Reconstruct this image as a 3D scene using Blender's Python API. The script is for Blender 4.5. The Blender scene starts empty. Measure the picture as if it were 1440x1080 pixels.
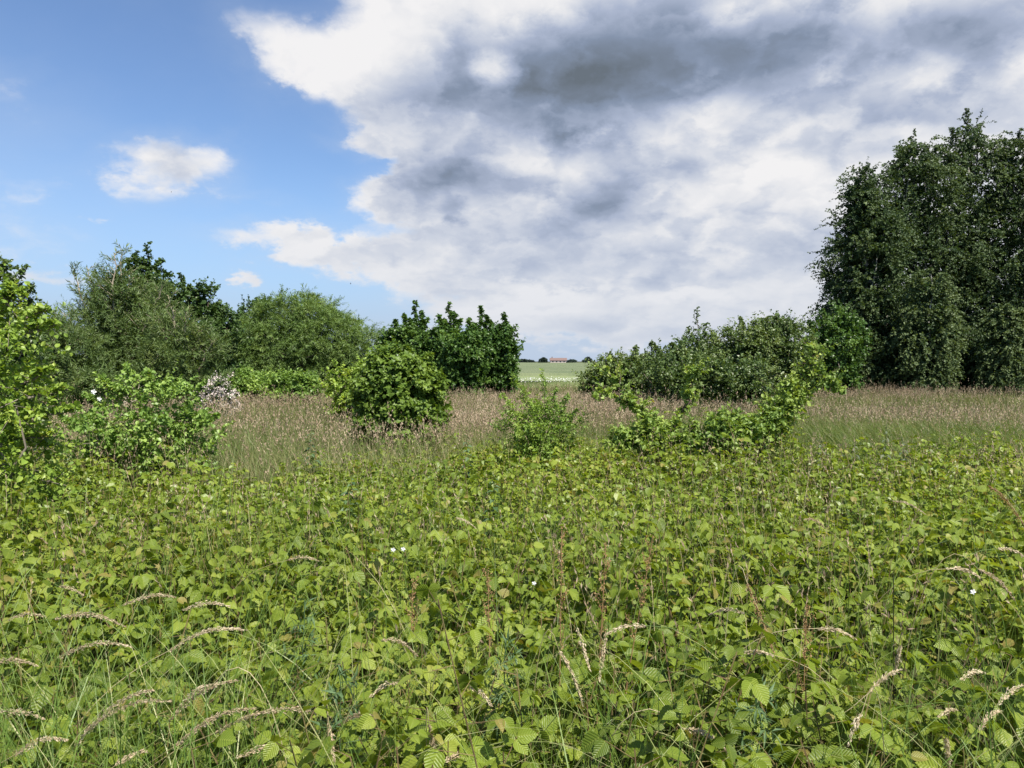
import bpy, math, random
import numpy as np
from mathutils import Vector

R = math.radians
sc = bpy.context.scene
COL = sc.collection
rng = np.random.default_rng(7)

# ------------------------------------------------------------------ camera
EYE, FPX, HORIZON = 1.62, 1080.0, 508.0
cam_d = bpy.data.cameras.new('camera'); cam = bpy.data.objects.new('camera', cam_d); COL.objects.link(cam)
cam_d.sensor_width = 36.0; cam_d.lens = 36.0 * FPX / 1440.0
cam_d.clip_start = 0.05; cam_d.clip_end = 8000
PITCH = math.atan((540.0 - HORIZON) / FPX)
cam.location = (0, 0, EYE); cam.rotation_euler = (R(90) - PITCH, 0, 0)
sc.camera = cam

def at(px, py, y):
    """world point seen at photograph pixel (px, py), y metres ahead"""
    dx = (px - 720.0) / FPX; dv = (540.0 - py) / FPX
    fy = math.cos(PITCH) + dv * math.sin(PITCH); fz = -math.sin(PITCH) + dv * math.cos(PITCH)
    s = y / fy
    return Vector((dx * s, y, EYE + fz * s))

# ------------------------------------------------------------------ sun, exposure
EXPO = 0.92
SUN_EL, SUN_AZ = R(56), R(146)          # azimuth clockwise from straight ahead (+Y): behind, to the right
sun_dir = Vector((math.sin(SUN_AZ) * math.cos(SUN_EL), math.cos(SUN_AZ) * math.cos(SUN_EL), math.sin(SUN_EL)))
sun_d = bpy.data.lights.new('sun', 'SUN'); sun = bpy.data.objects.new('sun', sun_d); COL.objects.link(sun)
sun_d.energy = 5.0; sun_d.angle = R(0.5); sun_d.color = (1.0, 0.94, 0.84)
sun.rotation_euler = sun_dir.to_track_quat('Z', 'Y').to_euler()
sc.view_settings.view_transform = 'Standard'; sc.view_settings.look = 'None'
sc.view_settings.gamma = 1.0; sc.view_settings.exposure = EXPO
sc.cycles.max_bounces = 8; sc.cycles.transparent_max_bounces = 8
sc.cycles.diffuse_bounces = 5; sc.cycles.glossy_bounces = 2; sc.cycles.transmission_bounces = 4

# ------------------------------------------------------------------ sky: Nishita + clouds by direction
world = bpy.data.worlds.new('World'); sc.world = world; world.use_nodes = True
class NT:
    """tiny expression layer over a node tree"""
    def __init__(s, tree): s.t = tree; s.n = tree.nodes; s.l = tree.links
    def put(s, inp, v):
        if isinstance(v, V): s.l.new(v.s, inp)
        else: inp.default_value = v
    def math(s, op, *a, clamp=False):
        n = s.n.new('ShaderNodeMath'); n.operation = op; n.use_clamp = clamp
        for i, v in enumerate(a): s.put(n.inputs[i], v)
        return V(s, n.outputs[0])
    def vmath(s, op, *a):
        n = s.n.new('ShaderNodeVectorMath'); n.operation = op
        for i, v in enumerate(a):
            if op == 'SCALE' and i == 1: s.put(n.inputs['Scale'], v)
            else: s.put(n.inputs[i], v)
        return V(s, n.outputs['Value' if op in ('LENGTH', 'DOT_PRODUCT', 'DISTANCE') else 'Vector'])
    def xyz(s, x, y, z):
        n = s.n.new('ShaderNodeCombineXYZ')
        for i, v in enumerate((x, y, z)): s.put(n.inputs[i], v)
        return V(s, n.outputs[0])
    def sep(s, v):
        n = s.n.new('ShaderNodeSeparateXYZ'); s.put(n.inputs[0], v)
        return [V(s, o) for o in n.outputs]
    def noise(s, vec, scale, detail=8, rough=0.55, lac=2.0, dist=0.0, color=False, kind='FBM'):
        n = s.n.new('ShaderNodeTexNoise'); n.noise_dimensions = '2D'; n.noise_type = kind; n.normalize = True
        s.put(n.inputs['Vector'], vec)
        n.inputs['Scale'].default_value = scale; n.inputs['Detail'].default_value = detail
        n.inputs['Roughness'].default_value = rough; n.inputs['Lacunarity'].default_value = lac
        n.inputs['Distortion'].default_value = dist
        return V(s, n.outputs['Color' if color else 'Fac'])
    def voro(s, vec, scale, detail=2, rough=0.5):
        n = s.n.new('ShaderNodeTexVoronoi'); n.voronoi_dimensions = '2D'; n.feature = 'F1'; n.normalize = False
        s.put(n.inputs['Vector'], vec); n.inputs['Scale'].default_value = scale
        n.inputs['Detail'].default_value = detail; n.inputs['Roughness'].default_value = rough
        return V(s, n.outputs['Distance'])
    def ramp(s, v, a, b, c=0.0, d=1.0, kind='SMOOTHSTEP'):
        n = s.n.new('ShaderNodeMapRange'); n.interpolation_type = kind; n.clamp = True if kind == 'LINEAR' else n.clamp
        for i, x in enumerate((v, a, b, c, d)): s.put(n.inputs[i], x)
        return V(s, n.outputs[0])
    def mix(s, f, a, b, kind='MIX'):
        n = s.n.new('ShaderNodeMix'); n.data_type = 'RGBA'; n.blend_type = kind
        s.put(n.inputs[0], f); s.put(n.inputs[6], a); s.put(n.inputs[7], b)
        return V(s, n.outputs[2])
class V:
    def __init__(s, nt, sock): s.nt = nt; s.s = sock
    def __add__(s, o): return s.nt.math('ADD', s, o)
    def __radd__(s, o): return s.nt.math('ADD', o, s)
    def __sub__(s, o): return s.nt.math('SUBTRACT', s, o)
    def __rsub__(s, o): return s.nt.math('SUBTRACT', o, s)
    def __mul__(s, o): return s.nt.math('MULTIPLY', s, o)
    def __rmul__(s, o): return s.nt.math('MULTIPLY', o, s)
    def __truediv__(s, o): return s.nt.math('DIVIDE', s, o)

def rgb(r, g, b):
    """display colour 0-255 to linear light at this exposure"""
    f = lambda c: c / 12.92 if c <= 0.04045 else ((c + 0.055) / 1.055) ** 2.4
    k = 2.0 ** -EXPO
    return (f(r / 255) * k, f(g / 255) * k, f(b / 255) * k, 1.0)

def build_sky():
    t = world.node_tree; t.nodes.clear(); N = NT(t)
    tc = t.nodes.new('ShaderNodeTexCoord'); d = V(N, tc.outputs['Generated'])
    dx, dy, dz = N.sep(d)
    az = N.math('ARCTAN2', dx, dy); el = N.math('ARCSINE', dz)
    sky = t.nodes.new('ShaderNodeTexSky'); sky.sky_type = 'NISHITA'; sky.sun_disc = False
    sky.sun_elevation = SUN_EL; sky.sun_rotation = SUN_AZ
    sky.altitude = 0; sky.air_density = 1.0; sky.dust_density = 0.6; sky.ozone_density = 1.6
    STR = 0.10
    base = V(N, sky.outputs['Color'])
    # a layer of cloud: direction projected on a ceiling, softened at the horizon
    up = N.math('MAXIMUM', dz, 0.0) + 0.42
    p = N.xyz(dx / up, dy / up, 0.0)
    ang = N.xyz(az, el, 0.0)
    # the outline of each cloud is broken up by this displacement, in radians
    w1 = N.vmath('SUBTRACT', N.noise(p, 1.6, 2, 0.5, color=True), (0.5, 0.5, 0.5))
    w2 = N.vmath('SUBTRACT', N.noise(p, 5.5, 6, 0.62, color=True), (0.5, 0.5, 0.5))
    warp = N.vmath('ADD', N.vmath('MULTIPLY', w1, (0.05, 0.04, 0.0)), N.vmath('MULTIPLY', w2, (0.10, 0.075, 0.0)))
    q = N.vmath('ADD', ang, warp); q_soft = N.vmath('ADD', ang, N.vmath('SCALE', warp, 0.8))
    def dirpx(px, py):
        v = (at(px, py, 1.0) - Vector((0, 0, EYE))).normalized()
        return math.atan2(v.x, v.y), math.asin(v.z)
    def blob(px, py, rx, ry, rot, w, soft=0.0, q=q):
        a, e = dirpx(px, py); k = 1 / FPX
        m = t.nodes.new('ShaderNodeMapping'); m.vector_type = 'TEXTURE'
        N.put(m.inputs['Vector'], q); m.inputs['Location'].default_value = (a, e, 0)
        m.inputs['Rotation'].default_value = (0, 0, R(rot)); m.inputs['Scale'].default_value = (rx * k, ry * k, 1)
        return N.ramp(N.vmath('LENGTH', V(N, m.outputs[0])), 1.0, soft, 0.0, w)
    def total(items, q=q):
        s = None
        for it in items:
            b = blob(*it, q=q); s = b if s is None else s + b
        return s
    # ---- where there is cloud (weights) ----
    cov = total([
        (1020, 120, 610, 330, 0, 0.75, 0.45), (610, 75, 250, 140, -12, 0.55, 0.2), (440, 85, 130, 75, -20, 0.50, 0.0), (400, 100, 70, 40, 0, 0.2, 0.0), (640, 200, 200, 130, -20, 0.45, 0.2),
        (580, 262, 140, 60, 8, 0.55, 0.3), (1150, 330, 700, 230, 0, 0.7, 0.5), (560, 365, 330, 55, -4, 0.55, 0.2),
        (1500, 200, 500, 450, 0, 0.6, 0.6), (820, 440, 420, 60, 0, 0.45, 0.3),
        (258, 228, 125, 70, 4, 0.80, 0.0), (345, 395, 26, 22, 0, 0.60, 0.0), (60, 388, 150, 22, 2, 0.36, 0.0),
        (515, 190, 120, 30, 5, 0.40, 0.1), (345, 30, 110, 60, -25, 0.17, 0.0), (2, 188, 20, 12, 0, 0.2, 0.0), (430, 350, 260, 34, -3, 0.34, 0.0),
        (350, 275, 90, 14, 0, 0.20, 0.0), (25, 95, 60, 25, 35, 0.12, 0.0), (128, 296, 30, 9, 0, 0.20, 0.0),
        (1310, 100, 60, 22, -12, -0.55, 0.1), (560, 225, 80, 22, 0, -0.30, 0.1),
        (-900, 150, 700, 250, 0, 0.5, 0.3), (2600, 150, 700, 250, 0, 0.7, 0.3)])
    n1 = N.noise(p, 3.0, 8, 0.54, dist=0.2)
    pv = N.vmath('ADD', p, N.vmath('SCALE', w2, 0.20))
    bil = 1.0 - N.voro(pv, 7.0) * 1.5
    T = cov + (n1 - 0.5) * 0.62 + (bil - 0.45) * 0.16 - 0.20
    alpha = N.ramp(T, -0.04, 0.36)
    # ---- relief: thickness compared with the thickness a little way towards the light (up and left) ----
    n1b = N.noise(N.vmath('ADD', p, (-0.06, -0.12, 0.0)), 3.0, 4, 0.5, dist=0.2)
    bilb = 1.0 - N.voro(N.vmath('ADD', pv, (-0.035, -0.075, 0.0)), 7.0) * 1.5
    relief = (n1 - n1b) * 0.9 + (bil - bilb) * 0.26
    dark = total([
        (960, 75, 330, 150, 3, 0.66, 0.0), (940, 85, 200, 80, 5, 0.16, 0.0), (1220, 45, 260, 60, -8, 0.36, 0.1), (1440, 10, 180, 60, 0, 0.30, 0.1),
        (700, 150, 300, 140, 12, 0.42, 0.0), (790, 120, 240, 110, 5, 0.18, 0.0), (610, 262, 180, 76, 6, 0.36, 0.1), (840, 290, 160, 74, 10, 0.36, 0.0),
        (850, 372, 300, 50, 0, 0.30, 0.1), (655, 292, 34, 26, 0, 0.34, 0.1), (1080, 195, 150, 30, -14, 0.20, 0.0),
        (1385, 85, 75, 44, 10, 0.32, 0.1), (1230, 180, 150, 70, 0, 0.22, 0.1), (540, 120, 130, 70, 10, 0.14, 0.0),
        (1080, 330, 330, 80, 0, 0.20, 0.1), (620, 340, 220, 50, 0, 0.14, 0.1), (820, 190, 120, 66, 0, 0.26, 0.1),
        (950, 250, 60, 28, 0, 0.24, 0.0), (900, 470, 300, 40, 0, 0.10, 0.2),
        (690, 100, 60, 38, 0, -0.55, 0.0), (470, 60, 160, 80, -20, -0.10, 0.0), (1010, 15, 80, 34, 0, -0.40, 0.0), (760, 10, 130, 50, 0, -0.30, 0.1),
        (450, 90, 120, 70, 0, -0.12, 0.1), (760, 240, 120, 40, -20, -0.14, 0.0), (1000, 160, 200, 50, -10, -0.12, 0.0),
        (1000, 368, 70, 28, 0, -0.32, 0.0), (950, 408, 110, 15, 0, -0.26, 0.0), (770, 405, 110, 14, 0, -0.28, 0.0), (730, 432, 130, 13, 0, -0.26, 0.0)], q_soft)
    air = N.ramp(el, R(14.0), R(0.0), 0.0, 0.85)
    n3 = N.noise(p, 4.2, 5, 0.5)
    n3b = N.noise(N.vmath('ADD', p, (-0.05, -0.13, 0.0)), 2.0, 3, 0.5); n3c = N.noise(p, 2.0, 5, 0.55)
    relief = relief + (n3c - n3b) * 0.7
    thin = N.ramp(T, 0.0, 0.5, 0.16, 0.0)
    D = 0.16 - thin + dark * 1.05 + (n3 - 0.5) * 0.22 - relief * (0.78 - 0.5 * air)
    cr = t.nodes.new('ShaderNodeValToRGB'); N.put(cr.inputs[0], D * 0.78)
    e = cr.color_ramp.elements
    e[0].position = 0.0; e[0].color = rgb(243, 242, 243); e[1].position = 1.0; e[1].color = rgb(106, 116, 127)
    for pos, c in ((0.13, rgb(231, 232, 236)), (0.28, rgb(205, 211, 224)), (0.46, rgb(172, 183, 206)), (0.70, rgb(135, 149, 172))):
        x = e.new(pos); x.color = c
    cloud = V(N, cr.outputs[0])
    # clouds low in the sky fade into the pale air
    cloud = N.mix(air * 0.5, cloud, rgb(198, 208, 224))
    clear = N.vmath('MULTIPLY', base, (0.064, 0.072, 0.084))
    clear = N.mix(air * 0.9, clear, rgb(164, 194, 234))
    clear = N.mix(N.ramp(el, R(6.0), R(0.5), 0.0, 0.75), clear, rgb(192, 206, 226))
    veil = N.ramp(cov + (n1 - 0.5) * 0.8, -0.15, 0.6, 0.0, 0.22)     # thin high veil round the clouds
    clear = N.mix(veil, clear, rgb(205, 215, 230))
    out = N.mix(alpha, clear, cloud)
    below = N.ramp(dz, -0.02, 0.0)
    out = N.mix(below, rgb(90, 100, 70), out)
    bg = t.nodes.new('ShaderNodeBackground'); N.put(bg.inputs['Color'], out); bg.inputs['Strength'].default_value = 1.0
    o = t.nodes.new('ShaderNodeOutputWorld'); t.links.new(bg.outputs[0], o.inputs[0])
    world.cycles.sampling_method = 'MANUAL'; world.cycles.sample_map_resolution = 512
build_sky()

# ------------------------------------------------------------------ materials
def new_mat(name):
    m = bpy.data.materials.new(name); m.use_nodes = True; m.node_tree.nodes.clear()
    return m, NT(m.node_tree)

def finish(m, N, shader):
    o = m.node_tree.nodes.new('ShaderNodeOutputMaterial'); m.node_tree.links.new(shader, o.inputs[0]); return m

def principled(N, col, rough, spec=0.5, normal=None):
    b = N.n.new('ShaderNodeBsdfPrincipled'); N.put(b.inputs['Base Color'], col); N.put(b.inputs['Roughness'], rough)
    b.inputs['Specular IOR Level'].default_value = spec
    if normal is not None: N.put(b.inputs['Normal'], normal)
    return b

def leaf_mat(name, dark, mid, light, tinge=None, tinge_at=0.9, trans=0.35, rough=0.5, spec=0.35, veins=False, tcol=None, patch=1.3):
    """colour picked by each leaf's own random 'tone'; leaves let light through"""
    m, N = new_mat(name)
    a = N.n.new('ShaderNodeAttribute'); a.attribute_name = 'tone'; tone = V(N, a.outputs['Fac'])
    g = N.n.new('ShaderNodeNewGeometry')
    nz = N.noise(V(N, g.outputs['Position']), patch, 3, 0.6)
    f = tone * 0.75 + (nz - 0.5) * 0.9 + 0.12
    cr = N.n.new('ShaderNodeValToRGB'); N.put(cr.inputs[0], f); e = cr.color_ramp.elements
    e[0].position = 0.05; e[0].color = (*dark, 1); e[1].position = 0.95; e[1].color = (*light, 1)
    x = e.new(0.5); x.color = (*mid, 1)
    col = V(N, cr.outputs[0])
    if tinge: col = N.mix(N.ramp(tone, tinge_at, 1.0, 0.0, 0.85), col, (*tinge, 1))
    normal = None
    if veins:
        uv = N.n.new('ShaderNodeUVMap'); uv.uv_map = 'UVMap'
        u, v, _ = N.sep(V(N, uv.outputs[0]))
        ax = N.math('ABSOLUTE', u - 0.5)
        saw = N.math('FRACT', v * 8.0 - ax * 7.0)
        tri = N.math('ABSOLUTE', saw - 0.5) * 2.0                      # 1 on a side vein
        line = N.math('MAXIMUM', N.ramp(tri, 0.72, 1.0), N.ramp(ax, 0.05, 0.0))
        col = N.mix(line * 0.20, col, (light[0] * 1.35, light[1] * 1.25, light[2] * 1.5, 1))
        bmp = N.n.new('ShaderNodeBump'); bmp.inputs['Strength'].default_value = 0.45; bmp.inputs['Distance'].default_value = 0.004
        N.put(bmp.inputs['Height'], 1.0 - N.math('POWER', tri, 2.0)); normal = V(N, bmp.outputs[0])
    b = principled(N, col, rough, spec, normal)
    tr = N.n.new('ShaderNodeBsdfTranslucent')
    tc = tcol or (1.25, 1.2, 0.45)
    N.put(tr.inputs['Color'], N.mix(1.0, col, (*tc, 1), 'MULTIPLY'))
    if normal is not None: N.put(tr.inputs['Normal'], normal)
    mx = N.n.new('ShaderNodeMixShader'); mx.inputs[0].default_value = trans
    N.l.new(b.outputs[0], mx.inputs[1]); N.l.new(tr.outputs[0], mx.inputs[2])
    return finish(m, N, mx.outputs[0])

def bark_mat(name, a, b, scale=9, rough=0.85):
    m, N = new_mat(name)
    g = N.n.new('ShaderNodeTexCoord'); p = V(N, g.outputs['Object'])
    n = N.noise(N.vmath('MULTIPLY', p, (1, 1, 0.3)), scale, 6, 0.65)
    col = N.mix(N.ramp(n, 0.3, 0.7), (*a, 1), (*b, 1))
    bmp = N.n.new('ShaderNodeBump'); bmp.inputs['Strength'].default_value = 0.6; N.put(bmp.inputs['Height'], n)
    return finish(m, N, principled(N, col, rough, 0.2, V(N, bmp.outputs[0])).outputs[0])

# ------------------------------------------------------------------ mesh building
def unit(v): return v / np.maximum(np.linalg.norm(v, axis=-1, keepdims=True), 1e-9)
UP = np.array([0.0, 0.0, 1.0])

class Pile:
    """collects leaves, blades and tubes, then becomes one mesh"""
    def __init__(s): s.v = []; s.f = {3: [], 4: []}; s.t = {3: [], 4: []}; s.uv = []; s.mi = {3: [], 4: []}; s.n = 0
    def add(s, v, f, tone, uv=None, mi=0):
        v = np.asarray(v, np.float32).reshape(-1, 3); f = np.asarray(f, np.int64); k = f.shape[1]
        s.v.append(v); s.f[k].append(f + s.n)
        s.t[k].append(None); s.mi[k].append(np.full(len(f), mi, np.int32))
        tone = np.broadcast_to(np.asarray(tone, np.float32), (len(v),))
        s.uv.append((tone, np.zeros((len(v), 2), np.float32) if uv is None else np.asarray(uv, np.float32)))
        s.n += len(v)
    def inst(s, tmpl, pos, frame, size, tone, mi=0):
        """copies of a small template: frame (n,3,3) rows = across, along, up; size (n,) or (n,3)"""
        tv, tf, tuv = tmpl; n = len(pos); k = len(tv)
        if n == 0: return
        size = np.asarray(size, float)
        if size.ndim == 1: size = size[:, None].repeat(3, 1)
        loc = tv[None] * size[:, None, :]
        w = np.einsum('nki,nij->nkj', loc, frame) + pos[:, None, :]
        for f in tf:
            pass
        f = (tf[None] + (np.arange(n) * k)[:, None, None]).reshape(-1, tf.shape[1])
        s.add(w.reshape(-1, 3), f, np.repeat(tone, k), np.tile(tuv, (n, 1)), mi)
    def build(s, name, mats, parent=None, smooth=False):
        me = bpy.data.meshes.new(name)
        V_ = np.concatenate(s.v); me.vertices.add(len(V_)); me.vertices.foreach_set('co', V_.ravel())
        loops = []; starts = []; totals = []; mi = []; c = 0
        for k in (3, 4):
            if s.f[k]:
                F = np.concatenate(s.f[k]); loops.append(F.ravel()); starts.append(c + np.arange(len(F)) * k)
                totals.append(np.full(len(F), k)); mi.append(np.concatenate(s.mi[k])); c += F.size
        loops = np.concatenate(loops).astype(np.int32); me.loops.add(len(loops)); me.loops.foreach_set('vertex_index', loops)
        st = np.concatenate(starts).astype(np.int32); me.polygons.add(len(st))
        me.polygons.foreach_set('loop_start', st); me.polygons.foreach_set('loop_total', np.concatenate(totals).astype(np.int32))
        me.polygons.foreach_set('material_index', np.concatenate(mi))
        me.polygons.foreach_set('use_smooth', np.full(len(st), smooth))
        tone = np.concatenate([a for a, _ in s.uv]); uv = np.concatenate([b for _, b in s.uv])
        at_ = me.attributes.new('tone', 'FLOAT', 'POINT'); at_.data.foreach_set('value', tone)
        ul = me.uv_layers.new(name='UVMap'); ul.data.foreach_set('uv', uv[loops].astype(np.float32).ravel())
        for m in (mats if isinstance(mats, (list, tuple)) else [mats]): me.materials.append(m)
        me.update(calc_edges=True)
        o = bpy.data.objects.new(name, me); COL.objects.link(o)
        if parent is not None:
            o.parent = parent
            o.matrix_parent_inverse = parent.matrix_world.inverted()
        return o

def leaf_tmpl(rows, fold=0.12, droop=0.15, serr=0.0):
    """rows: (y, half width); a leaf 1 long, folded along the midrib, tip drooping"""
    v = []; uv = []; f = []
    n = len(rows)
    for i, (y, w) in enumerate(rows):
        z = -droop * y * y
        if w == 0: v.append((0, y, z)); uv.append((0.5, y))
        else:
            yy = y + (serr if i % 2 else -serr)
            v += [(-w, yy, z + fold * w * 2), (0, y, z), (w, yy, z + fold * w * 2)]
            uv += [(0.5 - w, y), (0.5, y), (0.5 + w, y)]
    idx = []; c = 0
    for y, w in rows:
        if w == 0: idx.append((c, c, c)); c += 1
        else: idx.append((c, c + 1, c + 2)); c += 3
    for a, b in zip(idx[:-1], idx[1:]):
        for l, r in ((0, 1), (1, 2)):
            q = [a[l], a[r], b[r], b[l]]
            q = [x for k, x in enumerate(q) if x not in q[:k]]
            if len(q) == 3: f.append(q)
            elif len(q) == 4: f += [[q[0], q[1], q[2]], [q[0], q[2], q[3]]]
    return np.array(v, float), np.array(f), np.array(uv, float)

LEAF4 = leaf_tmpl([(0, 0), (0.45, 0.27), (1, 0)], 0.25, 0.2)
LEAF_ROUND = leaf_tmpl([(0, 0), (0.25, 0.33), (0.65, 0.34), (1, 0)], 0.2, 0.2)
LEAF_WILLOW = leaf_tmpl([(0, 0), (0.4, 0.09), (1, 0)], 0.2, 0.25)
LEAF_LOBED = leaf_tmpl([(0, 0), (0.10, 0.36), (0.30, 0.30), (0.48, 0.52), (0.62, 0.24), (1, 0)], 0.14, 0.22)
_rasp = [(0, 0), (0.06, 0.20), (0.14, 0.27), (0.20, 0.345), (0.29, 0.355), (0.36, 0.39), (0.45, 0.36), (0.52, 0.365), (0.61, 0.30), (0.68, 0.285), (0.77, 0.19), (0.83, 0.165), (0.92, 0.06), (1, 0)]
LEAF_RASP = leaf_tmpl(_rasp, 0.16, 0.22, 0.012)
LEAF_RASP_MID = leaf_tmpl([(0, 0), (0.12, 0.27), (0.38, 0.38), (0.68, 0.28), (1, 0)], 0.16, 0.22)
DIAMOND = (np.array([(0, 0, 0), (0.5, 0.5, 0), (0, 1, 0), (-0.5, 0.5, 0)], float), np.array([[0, 1, 2, 3]]), np.array([(.5, 0), (1, .5), (.5, 1), (0, .5)], float))

def frames(along, normal):
    a = unit(along); x = unit(np.cross(a, normal)); z = np.cross(x, a)
    return np.stack([x, a, z], 1)

def rand_dirs(n): return unit(rng.normal(size=(n, 3)))

def shoot_leaves(P, D, L, K, leaf, size, sj=0.3, droop=0.0, spread=0.9, up=1.0, flat=0.6, t0=0.15, out=None, tone_j=0.5):
    """K leaves along every shoot (P start, D direction, L length); droop bends it down. Returns pos, frame, size, tone and the shoots' own points"""
    S = len(P); L = np.broadcast_to(np.asarray(L, float), (S,))
    t = t0 + (1 - t0) * (np.arange(K)[None] + rng.random((S, K))) / K
    pos = P[:, None] + D[:, None] * (L[:, None] * t)[..., None]
    pos[..., 2] -= droop * L[:, None] * t ** 2
    tan = D[:, None] - UP * (2 * droop * t)[..., None]
    tan = unit(tan)
    side = unit(np.cross(tan, rng.normal(size=(S, K, 3))))
    al = unit(tan * (1 - spread * 0.6) + side * spread)
    nrm = unit(UP * up + rng.normal(size=(S, K, 3)) * flat + (0 if out is None else out[:, None] * 0.8))
    pos = pos.reshape(-1, 3); al = al.reshape(-1, 3); nrm = nrm.reshape(-1, 3)
    sz = size * (1 + sj * rng.normal(size=len(pos))).clip(0.4, 1.8) * (1.08 - 0.3 * t.ravel() ** 3)
    tone = (rng.random((S, 1)) * (1 - tone_j) + rng.random((S, K)) * tone_j).ravel()
    return pos, frames(al, nrm), sz, tone

def strips(P, Q, r0, r1, pile, mi=0, tone=0.5, sag=None):
    """thin three-sided twigs from P to Q"""
    n = len(P)
    if n == 0: return
    a = unit(Q - P); x = unit(np.cross(a, rng.normal(size=(n, 3)))); y = np.cross(a, x)
    v = []
    for base, r in ((P, r0), (Q, r1)):
        for k in range(3):
            an = 2 * math.pi * k / 3
            v.append(base + (x * math.cos(an) + y * math.sin(an)) * (np.broadcast_to(np.asarray(r, float), (n,)))[:, None])
    v = np.stack(v, 1)
    f = np.array([[0, 1, 4, 3], [1, 2, 5, 4], [2, 0, 3, 5]])
    pile.add(v.reshape(-1, 3), (f[None] + (np.arange(n) * 6)[:, None, None]).reshape(-1, 4), tone, None, mi)

def tube(pile, pts, radii, sides=7, mi=0, tone=0.5):
    pts = np.asarray(pts, float); n = len(pts)
    tan = unit(np.gradient(pts, axis=0)); ref = np.array([0.31, 0.95, 0.05])
    x = unit(np.cross(tan, ref)); y = np.cross(tan, x)
    an = np.arange(sides) * 2 * math.pi / sides
    ring = (x[:, None] * np.cos(an)[None, :, None] + y[:, None] * np.sin(an)[None, :, None]) * np.asarray(radii, float)[:, None, None] + pts[:, None]
    i = np.arange(n - 1)[:, None] * sides; j = np.arange(sides)[None]; k = (j + 1) % sides
    f = np.stack([i + j, i + k, i + sides + k, i + sides + j], -1).reshape(-1, 4)
    pile.add(ring.reshape(-1, 3), f, tone, None, mi)

def wander(a, b, n=6, amp=0.06):
    """a slightly crooked path from a to b"""
    a = np.asarray(a, float); b = np.asarray(b, float); t = np.linspace(0, 1, n)[:, None]
    w = rng.normal(size=(n, 3)) * amp * np.linalg.norm(b - a); w[0] = 0; w[-1] = 0
    return a + (b - a) * t + w * np.array([1, 1, 0.4])

def sample_env(env, n, lo=0.55, hi=1.0, zmin=0.05, inner=0.62):
    """n points in the outer part of a union of ellipsoids (c, r), with the outward direction"""
    out = []; od = []; got = 0
    C = np.array([e[0] for e in env]); Rr = np.array([e[1] for e in env])
    w = (Rr[:, 0] * Rr[:, 2] + Rr[:, 1] * Rr[:, 2]); w = w / w.sum()
    for _ in range(40):
        i = rng.choice(len(env), size=n * 2, p=w); d = rand_dirs(n * 2)
        r = lo + (hi - lo) * rng.random(n * 2) ** 0.7
        p = C[i] + d * Rr[i] * r[:, None]
        q = np.linalg.norm((p[:, None] - C[None]) / Rr[None], axis=2); q[np.arange(len(p)), i] = 9
        ok = (q.min(1) > inner) & (p[:, 2] > zmin)
        out.append(p[ok]); od.append(unit(d[ok] / Rr[i][ok])); got += ok.sum()
        if got >= n: break
    return np.concatenate(out)[:n], np.concatenate(od)[:n]

def px_env(items, y, flat=0.85):
    """ellipsoids written as photograph pixels (px, py, rx, ry, depth offset) at y metres"""
    e = []
    for it in items:
        px, py, rx, ry = it[:4]; dy = it[4] if len(it) > 4 else 0.0
        c = at(px, py, y + dy); k = (y + dy) / FPX
        e.append((np.array(c), np.array([rx * k, rx * k * flat, ry * k])))
    return e

def skirt(env, low=0.78):
    """the same crown carried on down to the ground"""
    return env + [(np.array([c[0], c[1], c[2] * 0.45]), np.array([r[0] * low, r[1] * low, max(0.2, c[2] * 0.5)])) for c, r in env if c[2] - r[2] > 0.05]

# ------------------------------------------------------------------ naming
def thing(name, label, cat, loc, group=None):
    o = bpy.data.objects.new(name, None); COL.objects.link(o); o.location = loc; o.empty_display_size = 0.2
    o['label'] = label; o['category'] = cat
    if group: o['group'] = group
    bpy.context.view_layer.update()
    return o
def stuff(o, label, cat):
    o['kind'] = 'stuff'; o['label'] = label; o['category'] = cat; return o
def structure(o): o['kind'] = 'structure'; return o

# ------------------------------------------------------------------ ground, fields
def make_ground():
    ys = np.concatenate([np.linspace(-30, 60, 150), np.linspace(62, 400, 60), np.geomspace(420, 5000, 25)])
    xs = np.concatenate([-np.geomspace(3000, 45, 22), np.linspace(-44, 44, 150), np.geomspace(45, 3000, 22)])
    X, Y = np.meshgrid(xs, ys); Z = 0.05 * np.sin(X * 0.7 + 1.3) * np.sin(Y * 0.5) * np.exp(-((np.abs(Y) / 60) ** 2))
    v = np.stack([X, Y, Z], -1).reshape(-1, 3); nx = len(xs); ny = len(ys)
    i = np.arange(ny - 1)[:, None] * nx; j = np.arange(nx - 1)[None]
    f = np.stack([i + j, i + j + 1, i + nx + j + 1, i + nx + j], -1).reshape(-1, 4)
    m, N = new_mat('soil_and_thatch')
    g = N.n.new('ShaderNodeNewGeometry'); p = V(N, g.outputs['Position'])
    n = N.noise(p, 3.0, 8, 0.65); n2 = N.noise(p, 0.15, 3, 0.5)
    col = N.mix(N.ramp(n, 0.3, 0.7), (0.030, 0.028, 0.014, 1), (0.045, 0.060, 0.020, 1))
    col = N.mix(N.ramp(n2, 0.4, 0.6), col, (0.055, 0.052, 0.024, 1))
    finish(m, N, principled(N, col, 0.95, 0.1).outputs[0])
    P = Pile(); P.add(v, f, 0.5); structure(P.build('ground', m, smooth=True))

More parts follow.
